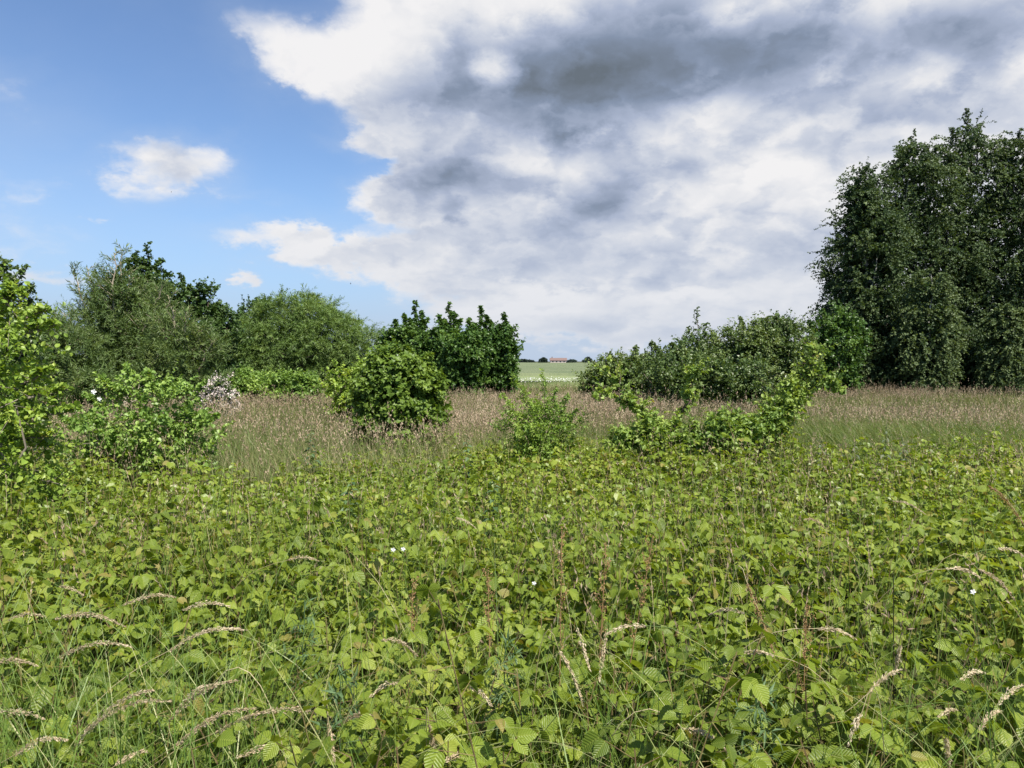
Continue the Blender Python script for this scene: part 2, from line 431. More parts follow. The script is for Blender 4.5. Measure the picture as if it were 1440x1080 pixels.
def crop_block(name, x0, x1, y0, y1, h, mat, ny=60):
    """a standing crop seen from afar: a rolling top sheet with a cut edge towards us"""
    ys = y0 + (y1 - y0) * np.linspace(0, 1, ny) ** 2; xs = np.linspace(x0, x1, 90)
    X, Y = np.meshgrid(xs, ys); Z = h + 0.04 * rng.normal(size=X.shape) + 0.10 * np.sin(X * 0.11) * np.sin(Y * 0.07)
    Z[0] = 0.0; Y[1] = Y[0] + 0.15 + rng.normal(size=X[1].shape) * 0.05; Z[1] = h * 0.95
    v = np.stack([X, Y, Z], -1).reshape(-1, 3); nx = len(xs)
    i = np.arange(ny - 1)[:, None] * nx; j = np.arange(nx - 1)[None]
    f = np.stack([i + j, i + j + 1, i + nx + j + 1, i + nx + j], -1).reshape(-1, 4)
    P = Pile(); P.add(v, f, 0.5)
    return P.build(name, mat, smooth=True)

def crop_mat(name, a, b, lines=True):
    m, N = new_mat(name)
    g = N.n.new('ShaderNodeNewGeometry'); p = V(N, g.outputs['Position'])
    n = N.noise(N.vmath('MULTIPLY', p, (1.0, 0.35, 1.0)), 0.25, 6, 0.6); n2 = N.noise(p, 5.0, 4, 0.7)
    col = N.mix(N.ramp(n * 0.6 + n2 * 0.4, 0.35, 0.65), (*a, 1), (*b, 1))
    bmp = N.n.new('ShaderNodeBump'); bmp.inputs['Strength'].default_value = 0.5; bmp.inputs['Distance'].default_value = 0.2
    N.put(bmp.inputs['Height'], n2)
    return finish(m, N, principled(N, col, 0.8, 0.2, V(N, bmp.outputs[0])).outputs[0])

make_ground()
o = crop_block('wheat_field', -260, 260, 66, 560, 0.62, crop_mat('wheat_crop', (0.105, 0.135, 0.066), (0.140, 0.165, 0.085)))
o['kind'] = 'structure'
o = crop_block('field_margin', -120, 120, 47, 64.5, 0.42, crop_mat('margin_grass', (0.15, 0.19, 0.075), (0.19, 0.225, 0.10)), 24)
o['kind'] = 'structure'

# ------------------------------------------------------------------ trees and shrubs
BARK_GREY = bark_mat('grey_brown_bark', (0.10, 0.085, 0.065), (0.22, 0.19, 0.15))
BARK_PALE = bark_mat('pale_willow_bark', (0.26, 0.22, 0.16), (0.42, 0.36, 0.27))
BARK_DARK = bark_mat('dark_wet_bark', (0.045, 0.036, 0.028), (0.11, 0.085, 0.06))
BARK_BIRCH = bark_mat('white_birch_bark', (0.06, 0.055, 0.05), (0.55, 0.53, 0.48), 5)
L_OAK = leaf_mat('dark_green_leaf', (0.031, 0.066, 0.018), (0.055, 0.103, 0.023), (0.101, 0.161, 0.037), trans=0.25, rough=0.42)
L_WILLOW = leaf_mat('grey_green_willow_leaf', (0.070, 0.115, 0.036), (0.115, 0.175, 0.052), (0.195, 0.245, 0.085), trans=0.32, rough=0.45)
L_WILLOW2 = leaf_mat('soft_green_willow_leaf', (0.083, 0.143, 0.038), (0.136, 0.212, 0.054), (0.234, 0.310, 0.087), trans=0.32, rough=0.45)
L_BIRCH = leaf_mat('birch_leaf', (0.030, 0.059, 0.023), (0.053, 0.090, 0.032), (0.120, 0.165, 0.062), trans=0.26, rough=0.55, spec=0.3)
L_HEDGE = leaf_mat('dogwood_leaf', (0.050, 0.090, 0.022), (0.092, 0.145, 0.036), (0.185, 0.235, 0.080), trans=0.28, rough=0.42, spec=0.5)
L_SAPLING = leaf_mat('glossy_dark_sapling_leaf', (0.042, 0.092, 0.021), (0.077, 0.149, 0.031), (0.167, 0.262, 0.055), trans=0.30, rough=0.38)
L_ROUND = leaf_mat('bright_lobed_leaf', (0.072, 0.132, 0.018), (0.132, 0.209, 0.030), (0.253, 0.341, 0.069), trans=0.35, rough=0.5, spec=0.3)
L_YELLOW = leaf_mat('yellow_green_leaf', (0.114, 0.195, 0.027), (0.220, 0.325, 0.048), (0.455, 0.537, 0.120), tinge=(0.32, 0.26, 0.06), trans=0.38, rough=0.45)
L_BRAM = leaf_mat('fresh_bramble_leaf', (0.092, 0.177, 0.035), (0.186, 0.295, 0.060), (0.355, 0.473, 0.115), tinge=(0.26, 0.25, 0.05), trans=0.34, rough=0.42)
L_FRESH = leaf_mat('light_fresh_leaf', (0.116, 0.204, 0.035), (0.197, 0.301, 0.050), (0.340, 0.441, 0.091), trans=0.38, rough=0.5)
L_VINE = leaf_mat('pale_vine_leaf', (0.109, 0.190, 0.034), (0.211, 0.305, 0.059), (0.408, 0.476, 0.132), tinge=(0.34, 0.20, 0.06), tinge_at=0.93, trans=0.36, rough=0.5, spec=0.4)
L_FAR = leaf_mat('far_hazy_foliage', (0.026, 0.041, 0.034), (0.034, 0.053, 0.039), (0.045, 0.064, 0.045), trans=0.1, rough=0.8)  # haze of distance put into the leaf colour as a dull bluish tint
BLOSSOM = leaf_mat('white_pink_blossom', (0.42, 0.36, 0.32), (0.58, 0.50, 0.45), (0.72, 0.66, 0.62), trans=0.2, rough=0.7, tcol=(1, 1, 1))
PETAL = leaf_mat('white_petal', (0.72, 0.73, 0.68), (0.78, 0.78, 0.74), (0.82, 0.82, 0.80), trans=0.3, rough=0.6, tcol=(1, 1, 1))

def crown_of(pile, env, clumps, rc, shoots, K, leaf, size, *, upb=0.35, outb=0.7, droop=0.0, length=1.0, spread=0.9, flat=0.6,
             lo=0.5, hi=0.95, up=1.0, facing=0.0, core=0.0, zmin=0.08, mi=0, tone_bias=0.0):
    """leafy shoots bursting from many clump centres spread through the crown's outer volume"""
    cc, cd = sample_env(env, clumps, lo, hi, zmin)
    n = len(cc); i = np.repeat(np.arange(n), shoots)
    rcs = rc * (0.65 + 0.7 * rng.random(n))
    d = unit(rand_dirs(len(i)) + cd[i] * outb + UP * upb)
    P = cc[i] + rand_dirs(len(i)) * (rcs[i] * 0.45)[:, None] * rng.random((len(i), 1))
    L = rcs[i] * length * (0.6 + 0.7 * rng.random(len(i)))
    P[:, 2] = np.maximum(P[:, 2], zmin)
    pos, fr, sz, tone = shoot_leaves(P, d, L, K, leaf, size, droop=droop, spread=spread, flat=flat, up=up, out=cd[i] * facing if facing else None)
    ok = pos[:, 2] > 0.03
    ct = np.repeat(np.repeat(rng.random(n), shoots), K)
    pile.inst(leaf, pos[ok], fr[ok], sz[ok], (tone * 0.52 + ct * 0.48 + tone_bias)[ok].clip(0, 1), mi)
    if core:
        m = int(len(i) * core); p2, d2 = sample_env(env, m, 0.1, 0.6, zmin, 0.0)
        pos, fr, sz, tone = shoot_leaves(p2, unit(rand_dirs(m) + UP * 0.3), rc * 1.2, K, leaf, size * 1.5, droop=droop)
        ok = pos[:, 2] > 0.03; pile.inst(leaf, pos[ok], fr[ok], sz[ok], tone[ok] * 0.6, mi)  # core leaves toned darker: shade inside the crown put into their colour
    return cc, P, P + d * L[:, None] - UP * (droop * L)[:, None]

def leader(pile, a, b, n, length, K, leaf, size, mi=0, upb=0.9, droop=0.0, spread=0.9, flat=0.7, wood=None, r=0.012, taper=0.75):
    """one upright shoot from a to b with short side twigs that get shorter to the tip"""
    path = wander(a, b, 6, 0.03); t = (np.arange(n) + rng.random(n)) / n
    seg = np.minimum((t * 5).astype(int), 4); u = (t * 5 - seg)[:, None]
    P = path[seg] * (1 - u) + path[seg + 1] * u
    d = unit(rand_dirs(n) * np.array([1, 1, 0.4]) + UP * upb)
    L = length * (1.0 - taper * t) * (0.7 + 0.6 * rng.random(n))
    pos, fr, sz, tone = shoot_leaves(P, d, L, K, leaf, size, droop=droop, spread=spread, flat=flat)
    pile.inst(leaf, pos, fr, sz, tone, mi)
    if wood is not None:
        tube(wood, path, np.linspace(r, r * 0.25, 6), 5); strips(P, P + d * (L * 0.8)[:, None], r * 0.3, r * 0.1, wood)

def limbs(wood, base, fork, targets, r0, n_stems=1, spread=0.25, curve=0.05):
    """trunk(s) from the ground to the fork, then limbs to points in the crown"""
    base = np.asarray(base, float)
    for k in range(n_stems):
        off = np.array([rng.normal() * spread, rng.normal() * spread, 0]) if n_stems > 1 else np.zeros(3)
        top = np.asarray(fork, float) + off * 2.2
        rr = r0 * (1.0 if n_stems == 1 else 0.75)
        tube(wood, wander(base + off * 0.4 - UP * 0.1, top, 7, curve * 0.5), np.linspace(rr, rr * 0.6, 7), 8)
        sel = targets[k::n_stems]
        for q in sel:
            tube(wood, wander(top, q, 6, curve), np.linspace(rr * 0.42, rr * 0.08, 6), 5)

def plant(name, label, cat, group, base, crown, wood, lm, bm, extra=None, trunk_name='trunk', crown_name='crown'):
    t = thing(name, label, cat, (base[0], base[1], 0.0), group)
    if wood.n: wood.build(trunk_name, bm, t, smooth=True)
    crown.build(crown_name, lm, t)
    return t

def pick(P, n): return P[rng.choice(len(P), min(n, len(P)), replace=False)]
G_TREES = 'trees round the edge of the meadow'; G_SHRUBS = 'shrubs along the meadow'; G_SAP = 'saplings in the clump beyond the round bush'; G_BIRCH = 'birches in the stand on the right'

# --- dark oak-like trees behind the willow on the left
def dark_tree(label, items, y, leaders, clumps=70):
    env = px_env(items, y); c = Pile(); w = Pile()
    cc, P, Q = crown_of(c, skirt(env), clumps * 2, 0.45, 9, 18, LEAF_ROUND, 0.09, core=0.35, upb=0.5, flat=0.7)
    b = at(items[0][0], 520, y); base = (b.x, b.y, 0)
    limbs(w, base, np.array([b.x, b.y, 1.5]), pick(cc, 14), 0.16)
    for px, py, px2, py2, ln in leaders:
        leader(c, at(px, py, y), at(px2, py2, y), 30, ln, 12, LEAF_ROUND, 0.095, wood=w, upb=0.6)
    return plant('dark_tree', label, 'tree', G_TREES, base, c, w, L_OAK, BARK_DARK)
dark_tree('tallest dark green tree rising with knobbly tip behind the feathery willow on the left', [(195, 455, 48, 60), (215, 420, 26, 42), (190, 400, 22, 30), (205, 500, 60, 40)], 27,
          [(205, 420, 208, 344, 0.5), (196, 420, 192, 356, 0.45), (214, 420, 224, 366, 0.5), (180, 440, 163, 392, 0.4), (230, 440, 236, 400, 0.4)])
dark_tree('dark green tree sloping down between the feathery willow and the domed willow', [(275, 450, 38, 45), (305, 470, 34, 38), (255, 435, 24, 32), (290, 505, 60, 35)], 28,
          [(256, 430, 254, 388, 0.4), (268, 440, 268, 402, 0.4), (282, 440, 284, 420, 0.4), (305, 450, 306, 428, 0.4)])
dark_tree('dark green tree with a small pointed top against the left side of the domed willow', [(350, 470, 24, 40), (338, 500, 30, 38), (365, 450, 18, 28)], 36.5,
          [(360, 440, 360, 420, 0.4), (372, 445, 376, 424, 0.4), (345, 455, 342, 434, 0.35)], 40)

# --- feathery willow shrub
def feathery(label, items, y, tips, base_px, clumps=80):
    env = px_env(items, y); c = Pile(); w = Pile()
    cc, P, Q = crown_of(c, skirt(env), clumps * 2, 0.5, 10, 24, LEAF_WILLOW, 0.11, upb=0.9, outb=0.5, droop=0.12, length=1.25, spread=0.6, core=0.3)
    b = at(base_px, 520, y); base = np.array([b.x, b.y, 0.0])
    for px, py in tips:
        q = np.array(at(px, py, y + rng.normal() * 0.4)); m = base + (q - base) * 0.5 + np.array([0, 0, 0.3])
        s = base + np.array([rng.normal() * 0.5, rng.normal() * 0.3, 0])
        tube(w, wander(s - UP * 0.1, m, 6, 0.03), np.linspace(0.055, 0.035, 6), 6); 
        leader(c, m, q, 22, 0.8, 20, LEAF_WILLOW, 0.125, wood=w, upb=0.8, droop=0.12, spread=0.55, r=0.035, taper=0.6)
    limbs(w, base, base + np.array([0, 0, 0.5]), base + (pick(cc[cc[:, 2] > 1.6], 18) - base) * 0.8, 0.05, 4, 0.3)
    return plant('willow_shrub', label, 'shrub', G_TREES, base, c, w, L_WILLOW, BARK_PALE)
feathery('feathery grey green willow with bare pale stems in its airy top, by tallest dark tree', [(160, 470, 55, 50), (135, 500, 60, 50), (215, 470, 45, 55), (170, 420, 40, 40)], 22,
         [(100, 380), (122, 376), (138, 392), (160, 356), (172, 352), (186, 380), (208, 396), (228, 400), (110, 410), (90, 440), (246, 410), (150, 385), (130, 405)], 165)
feathery('low feathery willow with greyish leaves, sagging right behind the pink white blossom', [(255, 490, 45, 48), (275, 520, 38, 40), (235, 525, 45, 42)], 21,
         [(262, 440), (240, 430), (285, 462), (225, 445), (300, 480)], 258, 55)
feathery('dark low willow thicket filling the gap beside the yellow green bush at the left edge', [(85, 510, 55, 42), (60, 480, 38, 36), (115, 545, 60, 30)], 20,
         [(72, 452), (60, 440), (92, 460), (105, 470)], 90, 60)

# --- domed willow
def domed():
    y = 34; env = px_env([(430, 490, 105, 62), (420, 455, 68, 40), (390, 500, 75, 55), (485, 500, 62, 48), (350, 515, 40, 40)], y)
    c = Pile(); w = Pile()
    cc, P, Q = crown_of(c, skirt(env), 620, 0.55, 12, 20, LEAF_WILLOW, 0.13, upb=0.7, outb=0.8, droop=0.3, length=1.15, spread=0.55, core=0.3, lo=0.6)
    for px, py in ((415, 414), (440, 411), (452, 418), (400, 424), (468, 430), (500, 448), (380, 436)):
        leader(c, at(px - 4, py + 45, y), at(px, py, y), 22, 0.75, 16, LEAF_WILLOW, 0.15, wood=w, upb=0.4, droop=0.5, spread=0.5)
    b = at(430, 530, y); limbs(w, (b.x, b.y, 0), (b.x, b.y, 1.0), pick(cc, 26), 0.16, 3, 0.3)
    plant('domed_willow', 'broad domed soft green willow at the far side of the meadow, behind the low hedge', 'tree', G_TREES, (b.x, b.y), c, w, L_WILLOW2, BARK_GREY)
domed()

# --- clump of saplings
def sapling(label, px, top, wd, y, low):
    wd = wd * 1.3
    c = Pile(); w = Pile()
    env = skirt(px_env([(px, 508, wd, 30), (px, 488, wd * 0.8, 22)], y))
    cc, P, Q = crown_of(c, env, 90, 0.42, 9, 14, LEAF_ROUND, 0.105, upb=1.0, outb=0.5, core=0.3, flat=0.8)
    b = at(px, 520, y); base = (b.x, b.y, 0)
    tube(w, wander((b.x, b.y, -0.1), at(px, low, y), 7, 0.02), np.linspace(0.07, 0.035, 7), 7)
    for dx, dt in ((0, 0), (-wd * 0.5, 18), (wd * 0.5, 24), (wd * 0.25, 14), (-wd * 0.75, 40), (wd * 0.7, 44), (-wd * 0.25, 24)):
        leader(c, at(px + dx * 0.4, low + 12, y), at(px + dx, top + dt, y), 36, 0.34, 12, LEAF_ROUND, 0.10, wood=w, upb=1.2, r=0.025, taper=0.7)
    limbs(w, base, (b.x, b.y, 0.9), pick(cc, 10), 0.06)
    plant('sapling', label, 'tree', G_SAP, base, c, w, L_SAPLING, BARK_GREY)
sapling('dark leafy sapling directly above the round bush, tallest spire of its clump', 585, 426, 26, 33, 470)
sapling('squat dark sapling at the left edge of the clump, next to the domed willow', 555, 452, 22, 33.6, 480)
sapling('dark sapling with even spires mid clump, above the right side of the round bush', 632, 427, 24, 32.2, 470)
sapling('dense dark sapling with twin spires, second from the right end of its clump', 676, 432, 24, 32.6, 474)
sapling('slim looser sapling at the right end of the clump, against open sky', 708, 442, 11, 31.5, 480)
sapling('short bushy sapling low between the round bush and the slim end sapling', 655, 470, 30, 30.6, 500)

# --- birches
def birch(label, px, top, wd, y, side):
    c = Pile(); w = Pile(); wd = wd * 1.28
    H = 530 - top
    items = [(px, top + H * 0.32, wd * 0.74, H * 0.21), (px + side * 8, top + H * 0.54, wd * 1.02, H * 0.22), (px, top + H * 0.77, wd * 1.08, H * 0.20),
             (px + side * wd * 0.2, top + H * 0.14, wd * 0.34, H * 0.12)]
    env = px_env(items, y, 0.95)
    cc, P, Q = crown_of(c, env + [(env[2][0] - UP * 1.9, env[2][1])], 320, 0.72, 9, 24, LEAF_ROUND, 0.085, upb=0.5, outb=0.7, droop=0.25, length=1.1, spread=0.85, flat=0.9, lo=0.35, hi=1.0, core=0.15)
    # hanging outer sprays, in tufts
    tp_, td_ = sample_env(env, 55, 0.75, 1.02, 1.0); i = np.repeat(np.arange(55), 12)
    pos, fr, sz, tone = shoot_leaves(tp_[i] + rng.normal(size=(660, 3)) * 0.28, unit(td_[i] * 0.9 + rand_dirs(660) * 0.6 + UP * 0.4), 0.75 + 0.4 * rng.random(660), 18, LEAF_ROUND, 0.08, droop=0.9, spread=0.75, flat=1.0)
    c.inst(LEAF_ROUND, pos, fr, sz, (tone * 0.5 + 0.55).clip(0, 1))
    b = at(px, 525, y); base = np.array([b.x, b.y, 0.0]); tp = np.array(at(px + side * wd * 0.2, top, y))
    path = wander(base - UP * 0.2, base + (tp - base) * 0.85, 9, 0.012)
    tube(w, path, np.linspace(0.17, 0.04, 9), 9)
    for q in pick(cc, 34):
        k = min(8, max(2, int(8 * (q[2] - 1.2) / tp[2]))); tube(w, wander(path[k], q, 5, 0.05), np.linspace(0.045, 0.01, 5), 5)
    for dx, dt in ((0, 0), (-wd * 0.22, 26), (wd * 0.24, 20), (-wd * 0.4, 55), (wd * 0.42, 60)):
        leader(c, at(px + dx * 0.6, top + H * 0.22 + dt * 0.3, y), at(px + side * wd * 0.2 + dx, top + dt, y), 44, 0.8, 14, LEAF_ROUND, 0.085, wood=w, upb=0.8, droop=0.2, r=0.03, taper=0.75)
    plant('birch_tree', label, 'tree', G_BIRCH, base, c, w, L_BIRCH, BARK_BIRCH)
birch('slender birch with see-through pointed top at the left of the stand', 1220, 236, 40, 34, -0.5)
birch('tall birch with a forked top, second from the left in the stand', 1287, 186, 62, 36, 0)
birch('tallest birch of the stand, its broad peak highest against the cloud', 1358, 156, 66, 37, 0)
birch('broad birch reaching past the edge of the view, rightmost of the stand', 1440, 184, 78, 35.5, -0.2)
def drooping_birch(label, px, top, wd, y):
    c = Pile(); w = Pile(); env = px_env([(px, top + 45, wd * 0.8, 42), (px, top + 95, wd, 50)], y)
    cc, P, Q = crown_of(c, skirt(env), 170, 0.5, 9, 22, LEAF_ROUND, 0.078, upb=0.4, outb=0.7, droop=0.6, length=1.2, spread=0.75, flat=0.9, tone_bias=0.5, core=0.1)  # tone_bias puts the sunlit look into a paler leaf colour
    b = at(px, 525, y); tube(w, wander((b.x, b.y, -0.1), at(px, top + 10, y), 8, 0.015), np.linspace(0.08, 0.02, 8), 7)
    plant('birch_tree', label, 'tree', G_BIRCH, (b.x, b.y), c, w, L_BIRCH, BARK_BIRCH)
drooping_birch('small weeping birch with paler sunlit foliage, in front of the tall stand', 1308, 372, 38, 31.5)
drooping_birch('low weeping birch with pale sprays, in front of the broad one by the view edge', 1418, 428, 34, 31)

# --- shrubs
def shrub(name, label, items, y, lm, *, clumps=60, rc=0.3, shoots=9, K=10, leaf=LEAF_ROUND, size=0.07, upb=0.5, outb=0.7, droop=0.1, facing=0.0, group=G_SHRUBS,
          leaders=(), bark=BARK_GREY, core=0.3, flat=0.6, spread=0.9, hi=0.95, cat='shrub', length=1.0, stems=3, blossom=0, stem_r=0.022, low=0.78):
    env = skirt(px_env(items, y), low); c = Pile(); w = Pile()
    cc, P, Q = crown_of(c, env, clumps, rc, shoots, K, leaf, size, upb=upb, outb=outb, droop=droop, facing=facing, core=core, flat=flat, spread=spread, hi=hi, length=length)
    bx = np.mean([it[0] for it in items]); b = at(bx, 520, y); base = np.array([b.x, b.y, 0.0])
    k = rng.choice(len(P), min(len(P), 160), replace=False); strips(P[k], Q[k], stem_r * 0.25, stem_r * 0.1, w)
    tg = pick(cc, 4 * stems); 
    for q in tg:
        s = base + np.array([(q[0] - base[0]) * 0.35, (q[1] - base[1]) * 0.35, 0])
        tube(w, wander(s - UP * 0.05, q, 6, 0.06), np.linspace(stem_r, stem_r * 0.3, 6), 5)
    for px, py, px2, py2, ln in leaders:
        leader(c, at(px, py, y), at(px2, py2, y), 30, ln, max(6, K // 2), leaf, size, wood=w, r=stem_r * 0.6, upb=0.7)
    t = thing(name, label, cat, base, group)
    w.build('trunk', bark, t, smooth=True); c.build('crown', lm, t)
    if blossom:
        f = Pile(); q = pick(Q, max(8, blossom // 22)); p = np.repeat(q, 22, 0) + rng.normal(size=(len(q) * 22, 3)) * np.array([0.05, 0.05, 0.04]) + UP * 0.05
        n = len(p); f.inst(LEAF_ROUND, p, frames(rand_dirs(n), rand_dirs(n)), 0.028 + 0.022 * rng.random(n), rng.random(n))
        f.build('blossom', BLOSSOM, t)
    return t

shrub('round_bush', 'round bright green bush with lobed leaves standing alone in the meadow', [(562, 550, 62, 52), (560, 528, 52, 36), (588, 562, 42, 42), (534, 564, 40, 40)], 12.6, L_ROUND,
      clumps=420, rc=0.17, shoots=7, K=5, leaf=LEAF_LOBED, size=0.066, upb=0.35, outb=0.9, facing=1.0, flat=0.45, core=0.45, hi=0.98, low=0.96,
      leaders=[(548, 515, 545, 490, 0.12), (570, 515, 573, 488, 0.12), (598, 522, 603, 498, 0.12)])
shrub('edge_bush', 'bright yellow green bush with airy sprays, cut off by the left edge of the view', [(-25, 480, 52, 58), (10, 455, 30, 30), (-40, 570, 80, 70), (25, 565, 44, 40), (15, 625, 50, 40)], 6.6, L_YELLOW,
      clumps=150, rc=0.28, shoots=6, K=10, leaf=LEAF_ROUND, size=0.040, upb=0.4, facing=0.2, core=0.08, outb=1.0, hi=1.1, droop=0.2,
      leaders=[(30, 450, 66, 436, 0.16), (35, 470, 80, 456, 0.16), (40, 560, 96, 548, 0.16), (45, 590, 108, 574, 0.16), (10, 430, 14, 400, 0.14), (30, 540, 74, 520, 0.14), (20, 620, 80, 610, 0.14), (-10, 430, 30, 410, 0.14)])
shrub('hawthorn_bush', 'dark small leaved hawthorn topping out behind the yellow green bush at the left edge', [(-15, 430, 52, 48), (5, 480, 50, 60), (-40, 520, 70, 60)], 9.5, L_HEDGE,
      clumps=200, rc=0.26, shoots=8, K=12, leaf=LEAF_ROUND, size=0.042, upb=0.35, leaders=[(10, 410, 38, 378, 0.2), (-5, 400, 6, 368, 0.2), (25, 430, 44, 402, 0.18)])
shrub('bramble_bush', 'sprawling bramble bush with yellowish tips at the left end of the bramble patch', [(195, 600, 64, 34), (232, 585, 40, 34), (140, 618, 50, 26), (268, 612, 30, 22), (195, 560, 36, 26)], 9.4, L_BRAM,
      clumps=115, rc=0.30, shoots=6, K=12, leaf=LEAF_ROUND, size=0.043, upb=0.5, core=0.15, hi=1.15, droop=0.15, bark=BARK_DARK, stem_r=0.010,
      leaders=[(190, 560, 176, 514, 0.2), (215, 555, 208, 522, 0.2), (165, 565, 136, 530, 0.18), (262, 580, 290, 538, 0.16), (150, 580, 120, 556, 0.16), (275, 605, 306, 586, 0.14), (245, 560, 268, 546, 0.15), (180, 560, 150, 540, 0.16), (225, 560, 240, 536, 0.16), (110, 600, 88, 590, 0.14)])
shrub('blossom_shrub', 'small pinkish white blossoming shrub at the left end of the low hedge', [(312, 552, 13, 17), (300, 560, 15, 12), (318, 562, 10, 10)], 20, L_HEDGE, clumps=60, rc=0.2, shoots=6, K=8, size=0.06, blossom=5200, group=None)
for lab, it in (('rounded low shrub next to the pinkish white blossom, left end of the low hedge', [(352, 548, 34, 24)]),
                ('low shrub dotted with white flowers in the middle of the low hedge', [(388, 550, 30, 21)]),
                ('rounded light green shrub at the right end of the low hedge', [(422, 549, 26, 23)])):
    shrub('low_hedge_shrub', lab, it, 24, L_BRAM, clumps=100, rc=0.3, shoots=9, K=11, size=0.065, core=0.4, group='shrubs of the low hedge', blossom=90 if 'white flowers' in lab else 0)
shrub('yellowish_shrub', 'yellowish green shrub half hidden behind the left of the round bush', [(488, 542, 30, 24), (520, 532, 34, 24)], 19, L_YELLOW, clumps=46, rc=0.3, shoots=8, K=10, size=0.075, core=0.4)
shrub('feathery_shrub', 'light green feathery shrub in the middle of the view, thin shoots on top', [(760, 608, 42, 20), (782, 598, 30, 18), (734, 604, 30, 18), (755, 588, 18, 14)], 9.6, L_FRESH,
      clumps=90, rc=0.24, shoots=6, K=14, leaf=LEAF4, size=0.034, upb=1.0, core=0.35, stem_r=0.007, hi=1.05, droop=0.1,
      leaders=[(745, 585, 720, 528, 0.16), (752, 590, 734, 546, 0.16), (768, 580, 762, 522, 0.10), (785, 590, 800, 556, 0.14), (730, 590, 704, 556, 0.14), (775, 585, 782, 548, 0.13), (790, 600, 812, 578, 0.12), (740, 590, 712, 580, 0.13)])

# --- hedge on the right, a row of separate shrubs
L_HEDGE_PALE = leaf_mat('pale_hedge_leaf', (0.065, 0.110, 0.028), (0.120, 0.175, 0.045), (0.230, 0.280, 0.095), trans=0.3, rough=0.45, spec=0.5)
for n_, (lab, it, y, ld) in enumerate((
    ('loose hedge shrub beside the gap to the far field, left end of the right hedge', [(880, 530, 34, 20), (846, 538, 24, 14)], 24.5, [(892, 512, 894, 488, 0.26), (862, 518, 858, 500, 0.24), (840, 530, 836, 514, 0.2)]),
    ('hedge shrub with a tall thin leader sticking up in the right hedge', [(930, 522, 42, 24), (975, 512, 34, 30)], 25, [(950, 500, 944, 484, 0.3), (980, 500, 981, 434, 0.46), (975, 500, 968, 462, 0.36), (985, 500, 994, 456, 0.34), (925, 500, 916, 482, 0.3)]),
    ('broad domed hedge shrub right of the tall thin leader', [(1030, 510, 46, 36), (1050, 490, 40, 28)], 25.5, [(1045, 470, 1040, 448, 0.3), (1075, 480, 1080, 446, 0.3), (1010, 490, 1002, 470, 0.3), (1030, 490, 1022, 462, 0.3), (1060, 480, 1062, 452, 0.3)]),
    ('hedge shrub with grey green top just left of the vine covered arch', [(1100, 500, 44, 40), (1090, 478, 34, 24)], 26, [(1095, 470, 1092, 444, 0.3), (1075, 475, 1072, 450, 0.28), (1112, 475, 1114, 452, 0.28)]),
    ('lower front shrub bulging out of the right hedge into the meadow', [(960, 530, 60, 20), (1040, 532, 60, 20)], 22.5, [(930, 520, 926, 500, 0.25), (1010, 520, 1016, 504, 0.25)]))):
    shrub('hedge_shrub', lab, it, y, (L_HEDGE_PALE, L_HEDGE, L_HEDGE_PALE, L_HEDGE, L_HEDGE)[n_], clumps=150, rc=0.46, shoots=9, K=14, size=0.068, leaders=ld, hi=1.08, core=0.35, group='shrubs of the right hedge', upb=0.5, stem_r=0.03)
shrub('hazel_shrub', 'tall dark hazel shrub at the foot of the slender left birch', [(1165, 495, 40, 42), (1185, 470, 30, 34), (1140, 505, 26, 34)], 30, L_SAPLING, clumps=190, rc=0.42, shoots=9, K=12, size=0.09, core=0.4,
      leaders=[(1160, 465, 1156, 436, 0.4), (1145, 475, 1138, 452, 0.35)], stem_r=0.04)
for lab, it in (('dark understorey shrub in the shade below the middle birches', [(1250, 500, 56, 34), (1200, 510, 36, 24)]), ('dark understorey shrub in the shade below the rightmost birch', [(1360, 504, 76, 32), (1440, 504, 50, 34)])):
    shrub('understorey_shrub', lab, it, 33.5, L_BIRCH, clumps=170, rc=0.5, shoots=9, K=12, size=0.09, core=0.4, stem_r=0.03)

